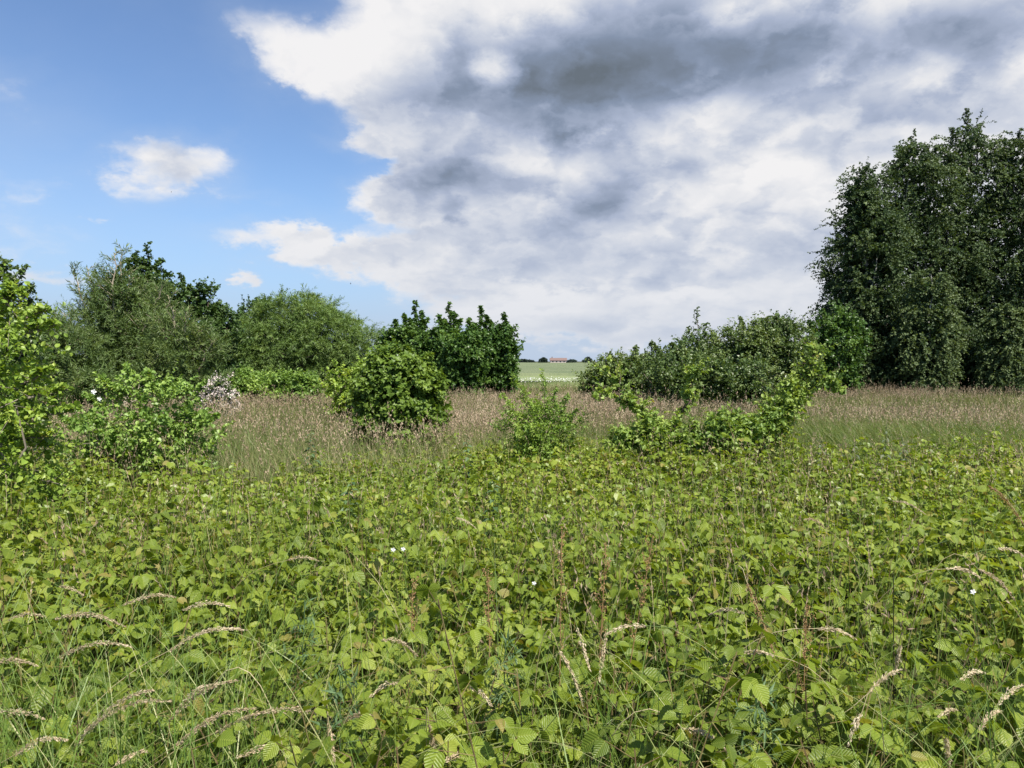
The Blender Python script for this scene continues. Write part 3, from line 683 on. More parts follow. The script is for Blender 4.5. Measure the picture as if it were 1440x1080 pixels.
# --- vine covered saplings in the middle right
def viny(name, label, paths, y, dens, size, width, low_items=(), tipcol=False):
    c = Pile(); w = Pile(); first = None
    for pts, wd in paths:
        P = np.array([at(px, py, y + rng.normal() * 0.05) for px, py in pts])
        if first is None: first = P[0].copy()
        tt = np.linspace(0, len(P) - 1, 14); q = np.stack([np.interp(tt, np.arange(len(P)), P[:, k]) for k in range(3)], 1)
        q[1:-1] += rng.normal(size=(12, 3)) * 0.035
        tube(w, q, np.linspace(0.018, 0.005, 14), 6)
        L = np.linalg.norm(np.diff(q, axis=0), axis=1).sum(); n = int(dens * L * 0.5)
        u = rng.random(n) ** 0.9 * 13; i = np.minimum(u.astype(int), 12); f = (u - i)[:, None]
        s = q[i] * (1 - f) + q[i + 1] * f
        tuft = rng.random(14) ** 1.5; keep = rng.random(n) < 0.25 + 0.9 * tuft[i + 1]; s, i, u = s[keep], i[keep], u[keep]; n = len(s)
        wl = wd * (1.15 - 0.6 * u / 13) * (0.6 + 0.9 * tuft[i])
        d = unit(rand_dirs(n) + UP * 0.5)
        pos, fr, sz, tone = shoot_leaves(s, d, wl * (0.3 + 1.3 * rng.random(n) ** 2), 7, LEAF_ROUND, size, droop=0.3, flat=0.7, t0=0.05)
        c.inst(LEAF_ROUND, pos, fr, sz, tone); strips(s, s + d * (wl * 0.7)[:, None], 0.003, 0.0015, w)
        m = 11; k = rng.integers(2, 13, m); sd = unit(rand_dirs(m) * np.array([1, 0.8, 0.5]) + UP * 0.7); sl = (0.16 + 0.26 * rng.random(m)) * (wd / 0.14) ** 0.4
        pos, fr, sz, tone = shoot_leaves(q[k], sd, sl, 16, LEAF_ROUND, size * 0.9, droop=0.15, flat=0.8, spread=0.8); c.inst(LEAF_ROUND, pos, fr, sz, tone)
        strips(q[k], q[k] + sd * sl[:, None], 0.004, 0.0015, w)
    if low_items: crown_of(c, px_env(low_items, y), 60, 0.15, 7, 7, LEAF_ROUND, size, upb=0.5, core=0.3)
    t = thing(name, label, 'shrub', (first[0], first[1], 0), G_SHRUBS)
    w.build('trunk', BARK_DARK, t, smooth=True); c.build('crown', L_VINE, t)
viny('vine_arch', 'leaning sapling wrapped in pale vine leaves, arching up to the right', [([(1070, 640), (1085, 608), (1105, 570), (1125, 535), (1145, 510), (1156, 488)], 0.24), ([(1078, 625), (1100, 590), (1120, 560), (1150, 545)], 0.26),
     ([(1130, 535), (1150, 525), (1172, 540), (1185, 548)], 0.1), ([(1066, 630), (1080, 605), (1092, 585)], 0.2)], 9.4, 240, 0.040, 0.16, [(1078, 606, 28, 22), (1096, 580, 18, 22), (1112, 556, 13, 18)])
viny('leaning_sapling', 'thin sapling with glossy pale leaves leaning to the left over the tan grass', [([(935, 640), (918, 600), (890, 570), (868, 540), (852, 505)], 0.13), ([(925, 615), (905, 585), (880, 562), (850, 550), (835, 560)], 0.12), ([(925, 640), (945, 605), (962, 575), (968, 545)], 0.06), ([(960, 580), (966, 555), (972, 530), (978, 522)], 0.08)],
     9.3, 150, 0.046, 0.14, [(915, 615, 30, 16)])
viny('vine_mound', 'low mound of pale vine leaves between the leaning sapling and the vine arch', [([(985, 650), (1000, 620), (1010, 600), (1004, 585)], 0.14), ([(1000, 650), (1030, 620), (1045, 595)], 0.15), ([(985, 645), (980, 615), (975, 590)], 0.12)], 9.2, 200, 0.042, 0.15,
     [(1005, 618, 40, 20), (1048, 612, 30, 18), (880, 622, 26, 12), (960, 625, 30, 14), (1020, 600, 22, 14)])

# --- far trees and farm
def far_tree(label, px, top, wd, y):
    env = px_env([(px + wd * rng.normal() * 0.3, top + (511 - top) * (0.55 + 0.12 * k), wd * (0.55 + 0.35 * rng.random()), (511 - top) * (0.45 - 0.10 * k)) for k in range(3)], y, 0.9); c = Pile(); w = Pile(); s = y / 500.0
    crown_of(c, skirt(env), 70, 0.9 * s, 8, 8, LEAF_ROUND, 0.55 * s, core=0.6, zmin=0.3)
    b = at(px, 511, y); tube(w, [(b.x, b.y, -0.3), (b.x + 0.1, b.y, 1.0), (b.x, b.y, 2.2)], [0.35, 0.28, 0.2], 7)
    plant('far_tree', label, 'tree', 'trees on the far horizon', (b.x, b.y), c, w, L_FAR, BARK_DARK)
far_tree('round dark tree standing alone on the horizon left of the red roofed farm', 764, 502.5, 6.5, 520)
far_tree('small round tree on the horizon seen against the right hedge', 826, 503, 5.5, 560)
far_tree('low tree on the horizon just right of the red roofed farm', 806, 507, 7, 600)
far_tree('low tree at the left end of the visible horizon, by the slim sapling', 732, 506, 8, 580)
far_tree('low tree on the horizon between the slim sapling and the round dark tree', 745, 507.5, 7, 600)

def farm():
    y = 640; b = at(783, 511, y); k = y / FPX
    t = thing('farmhouse', 'long low red roofed farm building far away on the horizon', 'farmhouse', (b.x, b.y, 0))
    def box(x0, x1, y0, y1, z0, z1):
        v = [(x0, y0, z0), (x1, y0, z0), (x1, y1, z0), (x0, y1, z0), (x0, y0, z1), (x1, y0, z1), (x1, y1, z1), (x0, y1, z1)]
        return v, [[0, 3, 2, 1], [4, 5, 6, 7], [0, 1, 5, 4], [1, 2, 6, 5], [2, 3, 7, 6], [3, 0, 4, 7]]
    mw, N = new_mat('pale_render'); finish(mw, N, principled(N, (0.42, 0.36, 0.33, 1), 0.9).outputs[0])
    mr, N = new_mat('red_tiles'); g = N.n.new('ShaderNodeNewGeometry'); nn = N.noise(V(N, g.outputs['Position']), 1.5, 4)
    finish(mr, N, principled(N, N.mix(nn, (0.13, 0.085, 0.075, 1), (0.17, 0.115, 0.10, 1)), 0.9).outputs[0])
    mg, N = new_mat('dark_glass'); finish(mg, N, principled(N, (0.03, 0.035, 0.04, 1), 0.2).outputs[0])
    x0, x1 = b.x - 5.5, b.x + 8.0; P = Pile(); P.add(*box(x0, x1, y - 3.5, y + 3.5, -0.2, 2.3), 0.5); P.build('wall', mw, t)
    P = Pile(); v = [(x0 - .4, y - 4, 2.2), (x1 + .4, y - 4, 2.2), (x1 + .4, y + 4, 2.2), (x0 - .4, y + 4, 2.2), (x0 - .4, y, 4.4), (x1 + .4, y, 4.4)]
    P.add(v, [[0, 1, 5, 4], [2, 3, 4, 5]], 0.5); P.add(v, [[3, 0, 4], [1, 2, 5]], 0.5); rf = P.build('roof', mr, t)
    P = Pile(); P.add(*box(x0 + 1.2, x0 + 1.9, y - .4, y + .3, 3.9, 5.4), 0.5); P.build('chimney', mr, rf)
    for i in range(4):
        P = Pile(); P.add(*box(x0 + 1.5 + i * 3.1, x0 + 2.6 + i * 3.1, y - 3.56, y - 3.45, 0.9, 1.9), 0.5); P.build('window', mg, t)
farm()

# ------------------------------------------------------------------ the bramble patch, meadow and grasses
M_RASP = leaf_mat('raspberry_leaf', (0.094, 0.145, 0.015), (0.187, 0.257, 0.026), (0.332, 0.380, 0.064), tinge=(0.25, 0.19, 0.06), tinge_at=0.80, trans=0.42, rough=0.42, spec=0.4, veins=True, patch=0.9)
M_RASP_FAR = leaf_mat('raspberry_leaf_distant', (0.094, 0.145, 0.015), (0.187, 0.257, 0.026), (0.332, 0.380, 0.064), tinge=(0.25, 0.19, 0.06), tinge_at=0.80, trans=0.42, rough=0.42, spec=0.4, patch=0.9)
M_CANE = bark_mat('bramble_cane', (0.10, 0.06, 0.035), (0.16, 0.14, 0.05), 30)
M_BLADE = leaf_mat('green_grass_blade', (0.075, 0.138, 0.022), (0.131, 0.213, 0.037), (0.225, 0.300, 0.075), tinge=(0.30, 0.27, 0.12), tinge_at=0.90, trans=0.35, rough=0.45)
M_LUSH = leaf_mat('soft_green_grass', (0.065, 0.112, 0.022), (0.115, 0.172, 0.040), (0.195, 0.245, 0.080), tinge=(0.32, 0.27, 0.14), tinge_at=0.85, trans=0.35, rough=0.5, patch=0.8)
M_PALE_BLADE = leaf_mat('pale_grass_blade', (0.16, 0.21, 0.06), (0.25, 0.29, 0.10), (0.42, 0.40, 0.20), trans=0.3, rough=0.45)
M_MEADOW = leaf_mat('meadow_grass_blade', (0.091, 0.121, 0.035), (0.150, 0.176, 0.057), (0.247, 0.250, 0.101), tinge=(0.34, 0.28, 0.15), tinge_at=0.85, trans=0.3, rough=0.6, patch=0.35)
M_STRAW = leaf_mat('straw_stem', (0.26, 0.22, 0.10), (0.38, 0.32, 0.17), (0.52, 0.45, 0.27), trans=0.15, rough=0.55, tcol=(1, 1, 0.8))
M_HEAD = leaf_mat('tan_seed_head', (0.232, 0.162, 0.106), (0.364, 0.275, 0.184), (0.542, 0.437, 0.304), trans=0.3, rough=0.75, tcol=(1.1, 1, 0.8), patch=0.3)
M_HEAD_PALE = leaf_mat('pale_seed_head', (0.42, 0.33, 0.20), (0.60, 0.50, 0.34), (0.74, 0.65, 0.48), trans=0.3, rough=0.7, tcol=(1.1, 1, 0.8), patch=20)
M_HEAD_TAN = leaf_mat('straw_tan_seed_head', (0.36, 0.28, 0.17), (0.50, 0.40, 0.26), (0.64, 0.54, 0.38), trans=0.3, rough=0.7, tcol=(1.1, 1, 0.8), patch=20)
M_RUST = leaf_mat('rust_seed_head', (0.228, 0.130, 0.058), (0.323, 0.200, 0.089), (0.437, 0.300, 0.158), trans=0.25, rough=0.8, tcol=(1.1, 0.9, 0.7), patch=20)
M_NETTLE = leaf_mat('grey_green_weed_leaf', (0.060, 0.085, 0.045), (0.095, 0.125, 0.070), (0.150, 0.180, 0.110), trans=0.25, rough=0.7)
M_THISTLE = leaf_mat('blue_green_weed_leaf', (0.045, 0.090, 0.035), (0.080, 0.140, 0.055), (0.130, 0.200, 0.090), trans=0.25, rough=0.6)

def lump(x, y, s, seed):
    """smooth bumps in -1..1 on the ground plan"""
    r = np.random.default_rng(seed); o = np.zeros_like(x, float)
    for k in range(7):
        a = r.random() * 6.28; f = s * (0.6 + 1.4 * r.random()); o += np.sin((x * math.cos(a) + y * math.sin(a)) * f + r.random() * 6.28)
    return o / 3.2

def patch_edge(x): return 9.9 + 0.04 * x + 1.3 * np.exp(-((x - 1.2) / 2.2) ** 2) + 0.5 * np.sin(x * 1.1 + 0.6) + 0.3 * np.sin(x * 2.7)
def canopy(x, y): return 0.50 + 0.10 * lump(x, y, 1.2, 5) + 0.09 * lump(x, y, 4.5, 6)

def scatter(n, y0, y1, power=1.0, side=1.0):
    """ground points inside the wedge the view covers (plus a margin), denser near for power > 1"""
    u = rng.random(n); 
    if power == 1: y = np.sqrt(y0 ** 2 + u * (y1 ** 2 - y0 ** 2))
    else: y = (y0 ** (2 - power) + u * (y1 ** (2 - power) - y0 ** (2 - power))) ** (1 / (2 - power))
    x = (rng.random(n) * 2 - 1) * (y * 0.70 + side)
    return x, y

def brambles():
    near = Pile(); far = Pile(); wood = Pile()
    for y0, y1, dens, tm, pile, nl in ((0.95, 2.9, 74, LEAF_RASP, near, 9), (2.9, 5.6, 74, LEAF_RASP_MID, near, 9), (5.6, 13.6, 66, LEAF_ROUND, far, 8)):
        area = 0.70 * (y1 ** 2 - y0 ** 2) + 2 * (y1 - y0); x, y = scatter(int(area * dens), y0, y1)
        gap = lump(x, y, 2.6, 11); ok = (y < patch_edge(x) + 2.4) & (gap > -1.0 + 0.4 * rng.random(len(x)) - 0.35)
        ok &= ~((np.abs(x + 3.6) < 1.0) & (y > 8.2))
        ok &= (y < patch_edge(x) - 0.5) | (rng.random(len(x)) < 0.8 * np.exp(-((y - patch_edge(x) + 0.5).clip(0) / 1.4) ** 2))
        x, y = x[ok], y[ok]; n = len(x)
        h = canopy(x, y) * (0.48 + 0.66 * rng.random(n) + 0.40 * (rng.random(n) > 0.95)) * (1 - 0.25 * (y > patch_edge(x) - 0.6))
        lean = rng.normal(size=(n, 2)) * 0.22; base = np.stack([x, y, np.zeros(n)], 1)
        top = base + np.stack([lean[:, 0] * h, lean[:, 1] * h, h], 1)
        strips(base, top, 0.0035, 0.002, wood, 0, rng.random(n).repeat(6))
        # leaves up the cane
        t = 0.38 + 0.62 * (np.arange(nl)[None] + rng.random((n, nl))) / nl
        P = base[:, None] + (top - base)[:, None] * t[..., None]
        az = rng.random((n, 1)) * 6.28 + np.arange(nl)[None] * 2.4 + rng.normal(size=(n, nl)) * 0.4
        P = P.reshape(-1, 3); az = az.ravel(); m = len(P)
        pit = 0.045 + 0.05 * rng.random(m); rise = 0.35 + 0.35 * rng.normal(size=m)
        hd = np.stack([np.cos(az), np.sin(az), np.zeros(m)], 1)
        pd = unit(hd + UP * rise[:, None]); K = P + pd * pit[:, None]
        if y1 < 5: strips(P, K, 0.0016, 0.001, wood, 0, 0.5)
        nrm = unit(UP * 1.0 + hd * (0.30 + 0.4 * rng.normal(size=(m, 1))) + rng.normal(size=(m, 3)) * 0.40)
        ltone = rng.random(m); size = (0.053 + 0.016 * rng.normal(size=m)).clip(0.02, 0.10)
        for ang, sc_, prob in ((0.0, 1.0, 1.0), (1.15, 0.84, 0.95), (-1.15, 0.84, 0.95), (1.75, 0.66, 0.35), (-1.75, 0.66, 0.35)):
            k = rng.random(m) < prob; c, s = math.cos(ang), math.sin(ang)
            d = np.stack([hd[:, 0] * c - hd[:, 1] * s, hd[:, 0] * s + hd[:, 1] * c, np.zeros(m)], 1)[k]
            d = unit(d - UP * (0.32 + 0.38 * rng.normal(size=(k.sum(), 1))) + rng.normal(size=(k.sum(), 3)) * 0.10)
            nn = unit(nrm[k] + rng.normal(size=(k.sum(), 3)) * 0.16)
            off = K[k] + pd[k] * (0.016 if ang == 0 else -0.010 * (abs(ang) > 1.5))
            tone = (ltone[k] * 0.75 + rng.random(k.sum()) * 0.25)
            tone = np.where(rng.random(k.sum()) < 0.05 + 0.10 * (lump(off[:, 0], off[:, 1], 1.1, 61) > 0.4), 0.86 + 0.14 * rng.random(k.sum()), tone * 0.84)
            sz = size[k] * sc_ * (0.9 + 0.2 * rng.random(k.sum()))
            pile.inst(tm, off, frames(d, nn), np.stack([sz * (0.92 + 0.2 * rng.random(k.sum())), sz, sz * (0.6 + 0.8 * rng.random(k.sum()))], 1), tone)
    t = thing('bramble_patch', 'dense knee high patch of raspberry canes with pleated yellow green leaves filling the near ground', 'bramble patch', (0, 5, 0))
    t['kind'] = 'stuff'
    for o_ in (near.build('near_leaves', M_RASP, t, smooth=True), far.build('leaves', M_RASP_FAR, t), wood.build('canes', M_CANE, t)): o_['kind'] = 'stuff'
brambles()

def blades(pile, x, y, L, W, lean0, bend, az, tone, nseg=4, z0=0.0, mi=0):
    """arching grass blades: lean0 from upright at the root, bending over by bend along the length"""
    n = len(x); pts = np.zeros((n, nseg + 1, 3)); pts[:, 0] = np.stack([x, y, np.full(n, z0)], 1)
    hd = np.stack([np.cos(az), np.sin(az)], 1)
    for i in range(nseg):
        th = lean0 + bend * ((i + 0.5) / nseg) ** 1.6; d = np.concatenate([hd * np.sin(th)[:, None], np.cos(th)[:, None]], 1)
        pts[:, i + 1] = pts[:, i] + d * (L / nseg)[:, None]
    wv = unit(np.stack([-np.sin(az + rng.normal(size=n)), np.cos(az + rng.normal(size=n)), 0.2 * rng.normal(size=n)], 1))
    w = W[:, None] * (1 - (np.arange(nseg + 1) / nseg) ** 2 * 0.92)[None]
    v = np.stack([pts - wv[:, None] * w[..., None] / 2, pts + wv[:, None] * w[..., None] / 2], 2).reshape(n, -1, 3)
    f = np.array([[2 * i, 2 * i + 1, 2 * i + 3, 2 * i + 2] for i in range(nseg)])
    k = 2 * (nseg + 1)
    pile.add(v.reshape(-1, 3), (f[None] + (np.arange(n) * k)[:, None, None]).reshape(-1, 4), np.repeat(tone, k), None, mi)
    return pts[:, -1], unit(pts[:, -1] - pts[:, -2])

def meadow():
    g = Pile(); hds = Pile(); N_ = 150000
    x, y = scatter(N_, 7.6, 40, 1.35, 3.0)
    edge = patch_edge(x); ok = (y > edge - 0.9 + 0.5 * rng.normal(size=N_)); x, y = x[ok], y[ok]; n = len(x)
    h = (0.52 + 0.10 * lump(x, y, 0.5, 21)) * (0.6 + 0.6 * rng.random(n)); wide = 0.006 + 0.004 * (y > 16) + 0.006 * (y > 26)
    blades(g, x, y, h, wide * (0.7 + 0.6 * rng.random(n)), np.abs(rng.normal(size=n)) * 0.25, 0.4 + rng.random(n) * 1.1, rng.random(n) * 6.28, rng.random(n), 3)
    stuff(g.build('meadow_grass', M_MEADOW), 'rough meadow grass behind the bramble patch', 'grass')
    # lusher, bent over green grass along the right of the patch
    g = Pile(); x, y = scatter(60000, 8.2, 14.5, 1, 1.0); ok = (y > patch_edge(x) - 1.2) & (y < patch_edge(x) + 2.2 + 3.0 * (x > 2.4) + rng.normal(size=len(x))) & (rng.random(len(x)) < np.where(x > 2.4, 0.8, 0.12)) & (x > -9 + rng.normal(size=len(x)) * 1.0); x, y = x[ok], y[ok]; n = len(x)
    blades(g, x, y, 0.55 + 0.3 * rng.random(n), 0.005 + 0.004 * rng.random(n), rng.random(n) * 0.4, 0.9 + rng.random(n) * 1.0, 3.4 + rng.normal(size=n) * 1.0, rng.random(n), 4)
    stuff(g.build('lush_grass', M_LUSH), 'lush green grass bent over beside the bramble patch on the right', 'grass')
    # seed heads
    st = Pile(); x, y = scatter(90000, 8.6, 40, 1.25, 3.0); n = len(x)
    dens = 0.68 + 0.55 * lump(x, y, 0.45, 31) - 0.28 * (x > 2.5) - 0.9 * (np.clip(1.2 - np.abs(y - (patch_edge(x) + 1.6)) / 2.0, 0, 1) * (x > 2.2))
    ok = (rng.random(n) < dens) & (y > patch_edge(x) + 0.2 + 0.9 * lump(x, y, 0.7, 33) + np.abs(rng.normal(size=n)) * 1.6 + 1.9 * np.clip(x - 2.0, 0, 1)); x, y = x[ok], y[ok]; n = len(x)
    h = (0.66 + 0.10 * lump(x, y, 0.5, 21)) * (0.75 + 0.4 * rng.random(n))
    h *= 1 + 0.35 * (rng.random(n) > 0.94)
    tip, d = blades(st, x, y, h, np.full(n, 0.003) + 0.002 * (y > 18), np.abs(rng.normal(size=n)) * 0.12, 0.15 + rng.random(n) * 0.5, rng.random(n) * 6.28, rng.random(n), 3)
    k = 7; P = np.repeat(tip, k, 0) - np.repeat(d, k, 0) * (0.16 * rng.random(n * k))[:, None]
    dd = unit(np.repeat(d, k, 0) + rng.normal(size=(n * k, 3)) * 0.35); sz = 0.026 + 0.022 * rng.random(n * k)
    hds.inst(DIAMOND, P, frames(dd, rng.normal(size=(n * k, 3))), np.stack([sz * 0.30, sz, sz], 1), np.repeat(rng.random(n), k))
    stuff(st.build('meadow_stems', M_MEADOW), 'thin grass stems carrying the tan seed heads of the meadow', 'grass stems')
    stuff(hds.build('meadow_seed_heads', M_HEAD), 'pinkish tan haze of grass seed heads over the meadow', 'grass')
    # thin dry stems and fine blades standing out of the brambles
    g = Pile(); x, y = scatter(5200, 2.6, 11.0, 1, 0.5); n = len(x); cl = lump(x, y, 0.8, 41); ok = rng.random(n) < 0.35 + 0.5 * cl; x, y = x[ok], y[ok]; n = len(x)
    tip, d = blades(g, x, y, 0.62 + 0.32 * rng.random(n), 0.0022 + 0.0012 * rng.random(n), rng.random(n) * 0.25, 0.1 + 0.5 * rng.random(n), rng.random(n) * 6.28, rng.random(n), 5)
    k = 8; P = np.repeat(tip, k, 0) - np.repeat(d, k, 0) * (0.13 * rng.random(n * k))[:, None]
    sz = 0.018 + 0.012 * rng.random(n * k)
    hp = Pile(); hp.inst(DIAMOND, P, frames(unit(np.repeat(d, k, 0) + rng.normal(size=(n * k, 3)) * 0.3), rng.normal(size=(n * k, 3))), np.stack([sz * 0.22, sz, sz], 1), rng.random(n * k))
    stuff(g.build('dry_stems', M_STRAW), 'thin straw coloured stems standing out of the brambles', 'grass stems'); stuff(hp.build('dry_seed_heads', M_HEAD), 'faint tan seed heads on the thin stems among the brambles', 'grass')
    # green grass pushing up through the brambles close by
    g = Pile(); x, y = scatter(60000, 1.0, 6.5, 1, 0.4); n = len(x)
    w = 0.07 + 0.10 * lump(x, y, 0.9, 51).clip(0, 1) + 0.9 * np.clip((-x - 0.25) / 0.8, 0, 1) * np.clip((3.0 - y) / 0.8, 0, 1) + 0.8 * np.exp(-((x - 0.22) / 0.22) ** 2 - ((y - 2.1) / 0.5) ** 2) + 0.35 * np.clip((x - 0.7) / 0.5, 0, 1) * np.clip((2.8 - y) / 0.8, 0, 1)
    ok = rng.random(n) < w * 0.55; x, y = x[ok], y[ok]; n = len(x)
    blades(g, x, y, 0.62 + 0.45 * rng.random(n), 0.0022 + 0.0038 * rng.random(n) ** 2, rng.random(n) * 0.35, 0.25 + 1.5 * rng.random(n) ** 1.5, rng.random(n) * 6.28, rng.random(n), 7)
    # long arching leaves and flowering stems of grass at the bottom corners
    n = 420; left = rng.random(n) < 0.72; x = np.where(left, -1.5 + 1.6 * rng.random(n), 0.55 + 1.1 * rng.random(n)); y = 1.35 + 1.5 * rng.random(n) ** 1.3
    s = Pile(); blades(s, x, y, 0.75 + 0.45 * rng.random(n), 0.0022 + 0.003 * rng.random(n), 0.15 + 0.5 * rng.random(n), 0.5 + 1.3 * rng.random(n), np.where(rng.random(n) < 0.5, 0.2, 2.9) + rng.normal(size=n) * 0.6, rng.random(n), 9)
    stuff(s.build('arching_grass', M_PALE_BLADE), 'long pale green grass arching over the bottom corners of the bramble patch', 'grass')
    stuff(g.build('grass_blades', M_BLADE), 'green grass blades pushing up through the near brambles', 'grass')
    # the strip of white flowers at the far side
    s = Pile(); f = Pile(); n = 2600; x = -9 + 24 * rng.random(n); y = 40.5 + 4.5 * rng.random(n); h = 0.5 + 0.22 * rng.random(n)
    tip, d = blades(s, x, y, h, np.full(n, 0.012), rng.random(n) * 0.15, rng.random(n) * 0.3, rng.random(n) * 6.28, rng.random(n), 2)
    f.inst(LEAF_ROUND, tip, frames(unit(rng.normal(size=(n, 3)) * np.array([1, 1, .3])), unit(UP + rng.normal(size=(n, 3)) * 0.4 - np.array([0, 0.5, 0]))), 0.03 + 0.035 * rng.random(n), rng.random(n))
    stuff(s.build('flower_strip_stems', M_BLADE), 'green stems of the white flower strip beyond the meadow', 'flower stems')
    stuff(f.build('white_flower_strip', PETAL), 'strip of small white flowers between the meadow and the far field', 'flowers')
meadow()

# ------------------------------------------------------------------ single grass stalks with seed heads
def bez(a, b, c, d, n):
    t = np.linspace(0, 1, n)[:, None]; a, b, c, d = map(np.asarray, (a, b, c, d))
    return a * (1 - t) ** 3 + 3 * b * t * (1 - t) ** 2 + 3 * c * t * t * (1 - t) + d * t ** 3

def seed_stalk(label, s, tip, y, kind=0, full=1.0, group='grass stalks with seed heads over the brambles'):
    """kind 0 pale tan, 1 tan, 2 rust; s and tip are where the seed head starts and ends"""
    S = np.array(at(*s, y)); T = np.array(at(*tip, y + rng.normal() * 0.06)); d = T - S; ln = np.linalg.norm(d)
    u = d / ln; root = S + np.array([-u[0] * (0.12 + 0.28 * abs(u[0])), rng.normal() * 0.1 + 0.05, 0]); root[2] = 0
    back = S - u * 0.20 * (0.4 + abs(u[0])) - UP * (0.05 if u[2] > -0.3 else -0.10)
    stem = bez(root, root + UP * max(0.2, S[2] * 0.6), back, S, 12)
    mid = S + d * 0.55 + UP * ln * (0.20 if abs(u[0]) > 0.4 else 0.05)
    ax = bez(S, S + (mid - S) * 0.6, mid, T, 10)
    t = thing('grass_stalk', label, 'grass stalk', (root[0], root[1], 0), group)
    w = Pile(); tube(w, np.concatenate([stem, ax[1:]]), np.concatenate([np.linspace(0.0016, 0.0011, 12), np.linspace(0.0010, 0.0005, 9)]), 5, tone=rng.random())
    w.build('stem', M_BLADE if rng.random() < 0.5 and kind != 2 else M_STRAW, t, smooth=True)
    n = int((300 if kind == 2 else 190) * full * min(1.5, max(0.6, ln / 0.16))); q = rng.random(n); i = np.minimum((q * 9).astype(int), 8); f_ = (q * 9 - i)[:, None]
    P = ax[i] * (1 - f_) + ax[i + 1] * f_; tn = unit(np.gradient(ax, axis=0))[i]
    r = rand_dirs(n); branch = (0.016 if kind == 2 else 0.0065) * np.sin(np.pi * (0.12 + 0.85 * q)) * full
    o_ = unit(r + tn * 0.9); P = P + o_ * (branch * rng.random(n) * 1.4)[:, None]; P[:, 2] -= branch * 0.5
    sz = (0.0080 + 0.005 * rng.random(n)) * (0.8 if kind == 2 else 1.0)
    h = Pile(); h.inst(LEAF4, P, frames(unit(tn + o_ * 0.45 - UP * 0.15), rng.normal(size=(n, 3))), np.stack([sz * 0.62, sz, sz], 1), rng.random(n))
    h.build('seed_head', (M_HEAD_PALE, M_HEAD_TAN, M_RUST)[kind], t)

STALKS = [
 ('short tan seed head held almost level, topmost of the left group', (170, 852), (245, 839), 2.9, 1),
 ('tan seed head bowing to the right above the yellow leaves at the left edge', (75, 870), (175, 880), 2.7, 1),
 ('full pale seed head arching to the right with drooping tip', (236, 916), (345, 886), 2.5, 0),
 ('slim pale seed head rising gently right, below the bowing tan one at left', (80, 926), (183, 909), 2.5, 0),
 ('ragged tan seed head cut by the left edge, upper of the two there', (-25, 940), (51, 936), 2.4, 1),
 ('ragged tan seed head cut by the left edge, lower of the two there', (-20, 1004), (60, 1010), 2.2, 1),
 ('long pale seed head rising steeply right from near the bottom left corner', (103, 1052), (213, 970), 2.15, 0),
 ('tan seed head crossing behind the steep long one in the bottom left', (118, 1028), (238, 986), 2.25, 1),
 ('long pale seed head climbing right towards the middle of the bottom left quarter', (235, 1016), (332, 957), 2.3, 0),
 ('brownish seed head low at the bottom, left of the longest level one', (245, 1050), (358, 996), 2.1, 1),
 ('longest pinkish tan seed head lying almost level over dark leaves', (300, 1032), (464, 1008), 2.15, 1),
 ('tan seed head hanging straight down at the end of the longest level one', (462, 1015), (470, 1070), 2.1, 1),
 ('small tan seed head just over the bottom edge in the left third', (160, 1078), (205, 1056), 2.0, 1),
 ('small far seed head lying level in the upper left of the brambles', (404, 788), (447, 788), 3.9, 0),
 ('thin tan seed head low among the leaves at the left, beside reddish stems', (82, 824), (116, 836), 3.2, 1),
 ('pale narrow seed head hanging down to the right in the middle of the near brambles', (786, 914), (820, 990), 2.4, 0),
 ('smaller pale seed head hanging behind the narrow one in the middle', (811, 880), (829, 940), 2.55, 0),
 ('pale seed head arching left from the middle right with a kinked tip', (910, 880), (852, 892), 2.5, 0),
 ('tan seed head hanging down below the kinked arching one', (852, 895), (843, 955), 2.48, 1),
 ('tan seed head drooping into the bottom edge left of the centre', (603, 1016), (616, 1082), 2.05, 1),
 ('short bent tan seed head at the bottom edge beside the drooping one', (624, 1072), (655, 1060), 2.0, 1),
 ('tan seed head lying left over broad leaves left of the bottom centre', (475, 1020), (528, 1008), 2.2, 1),
 ('thin tan seed head sloping down right over leaves left of the centre', (535, 900), (586, 922), 2.6, 1),
 ('thick rust brown seed head sloping down to the right, in the near right brambles', (1050, 818), (1088, 916), 2.75, 2),
 ('pale thin seed head pointing left from the thick rust brown one', (1090, 922), (1036, 922), 2.5, 0),
 ('pale short seed head at the top left of the thick rust brown one', (1048, 862), (998, 864), 2.7, 0),
 ('rust brown bushy seed head at the right edge, highest of the right group', (1440, 738), (1392, 684), 3.4, 2),
 ('full fluffy tan seed head at the right edge below the bushy rust one', (1375, 800), (1426, 842), 2.9, 1),
 ('pale seed head touching the right edge between the bushy rust one and the fluffy one', (1402, 772), (1440, 782), 3.1, 0),
 ('pale seed head drooping right, left of centre in the right group', (1147, 884), (1203, 898), 2.6, 0),
 ('short pale seed head hanging down in the middle of the right group', (1268, 905), (1258, 946), 2.45, 0),
 ('pale seed head rising to the right below the short hanging one', (1222, 974), (1265, 942), 2.35, 0),
 ('pale feathery seed head hanging left above the bottom edge of the right group', (1212, 1002), (1193, 1047), 2.15, 0),
 ('curled pale seed head under the fluffy tan one near the right edge', (1350, 957), (1384, 946), 2.3, 0),
 ('pale hooked seed head at the right edge, lower of the hooked ones', (1403, 992), (1436, 964), 2.25, 0),
 ('tan seed head leaning right beneath the hooked one', (1376, 1028), (1408, 1000), 2.15, 1),
 ('small tan seed head left of the hooked ones in the lower right', (1318, 1010), (1345, 998), 2.2, 1),
 ('tan seed head drooping right over dark gaps at the bottom right of the centre', (960, 1024), (1024, 1058), 2.1, 1),
 ('straight pale seed head running into the bottom edge, lower right', (1330, 1036), (1335, 1084), 2.05, 0),
 ('far thin pale seed head sloping right in the upper right of the brambles', (1254, 704), (1300, 722), 4.6, 0)]
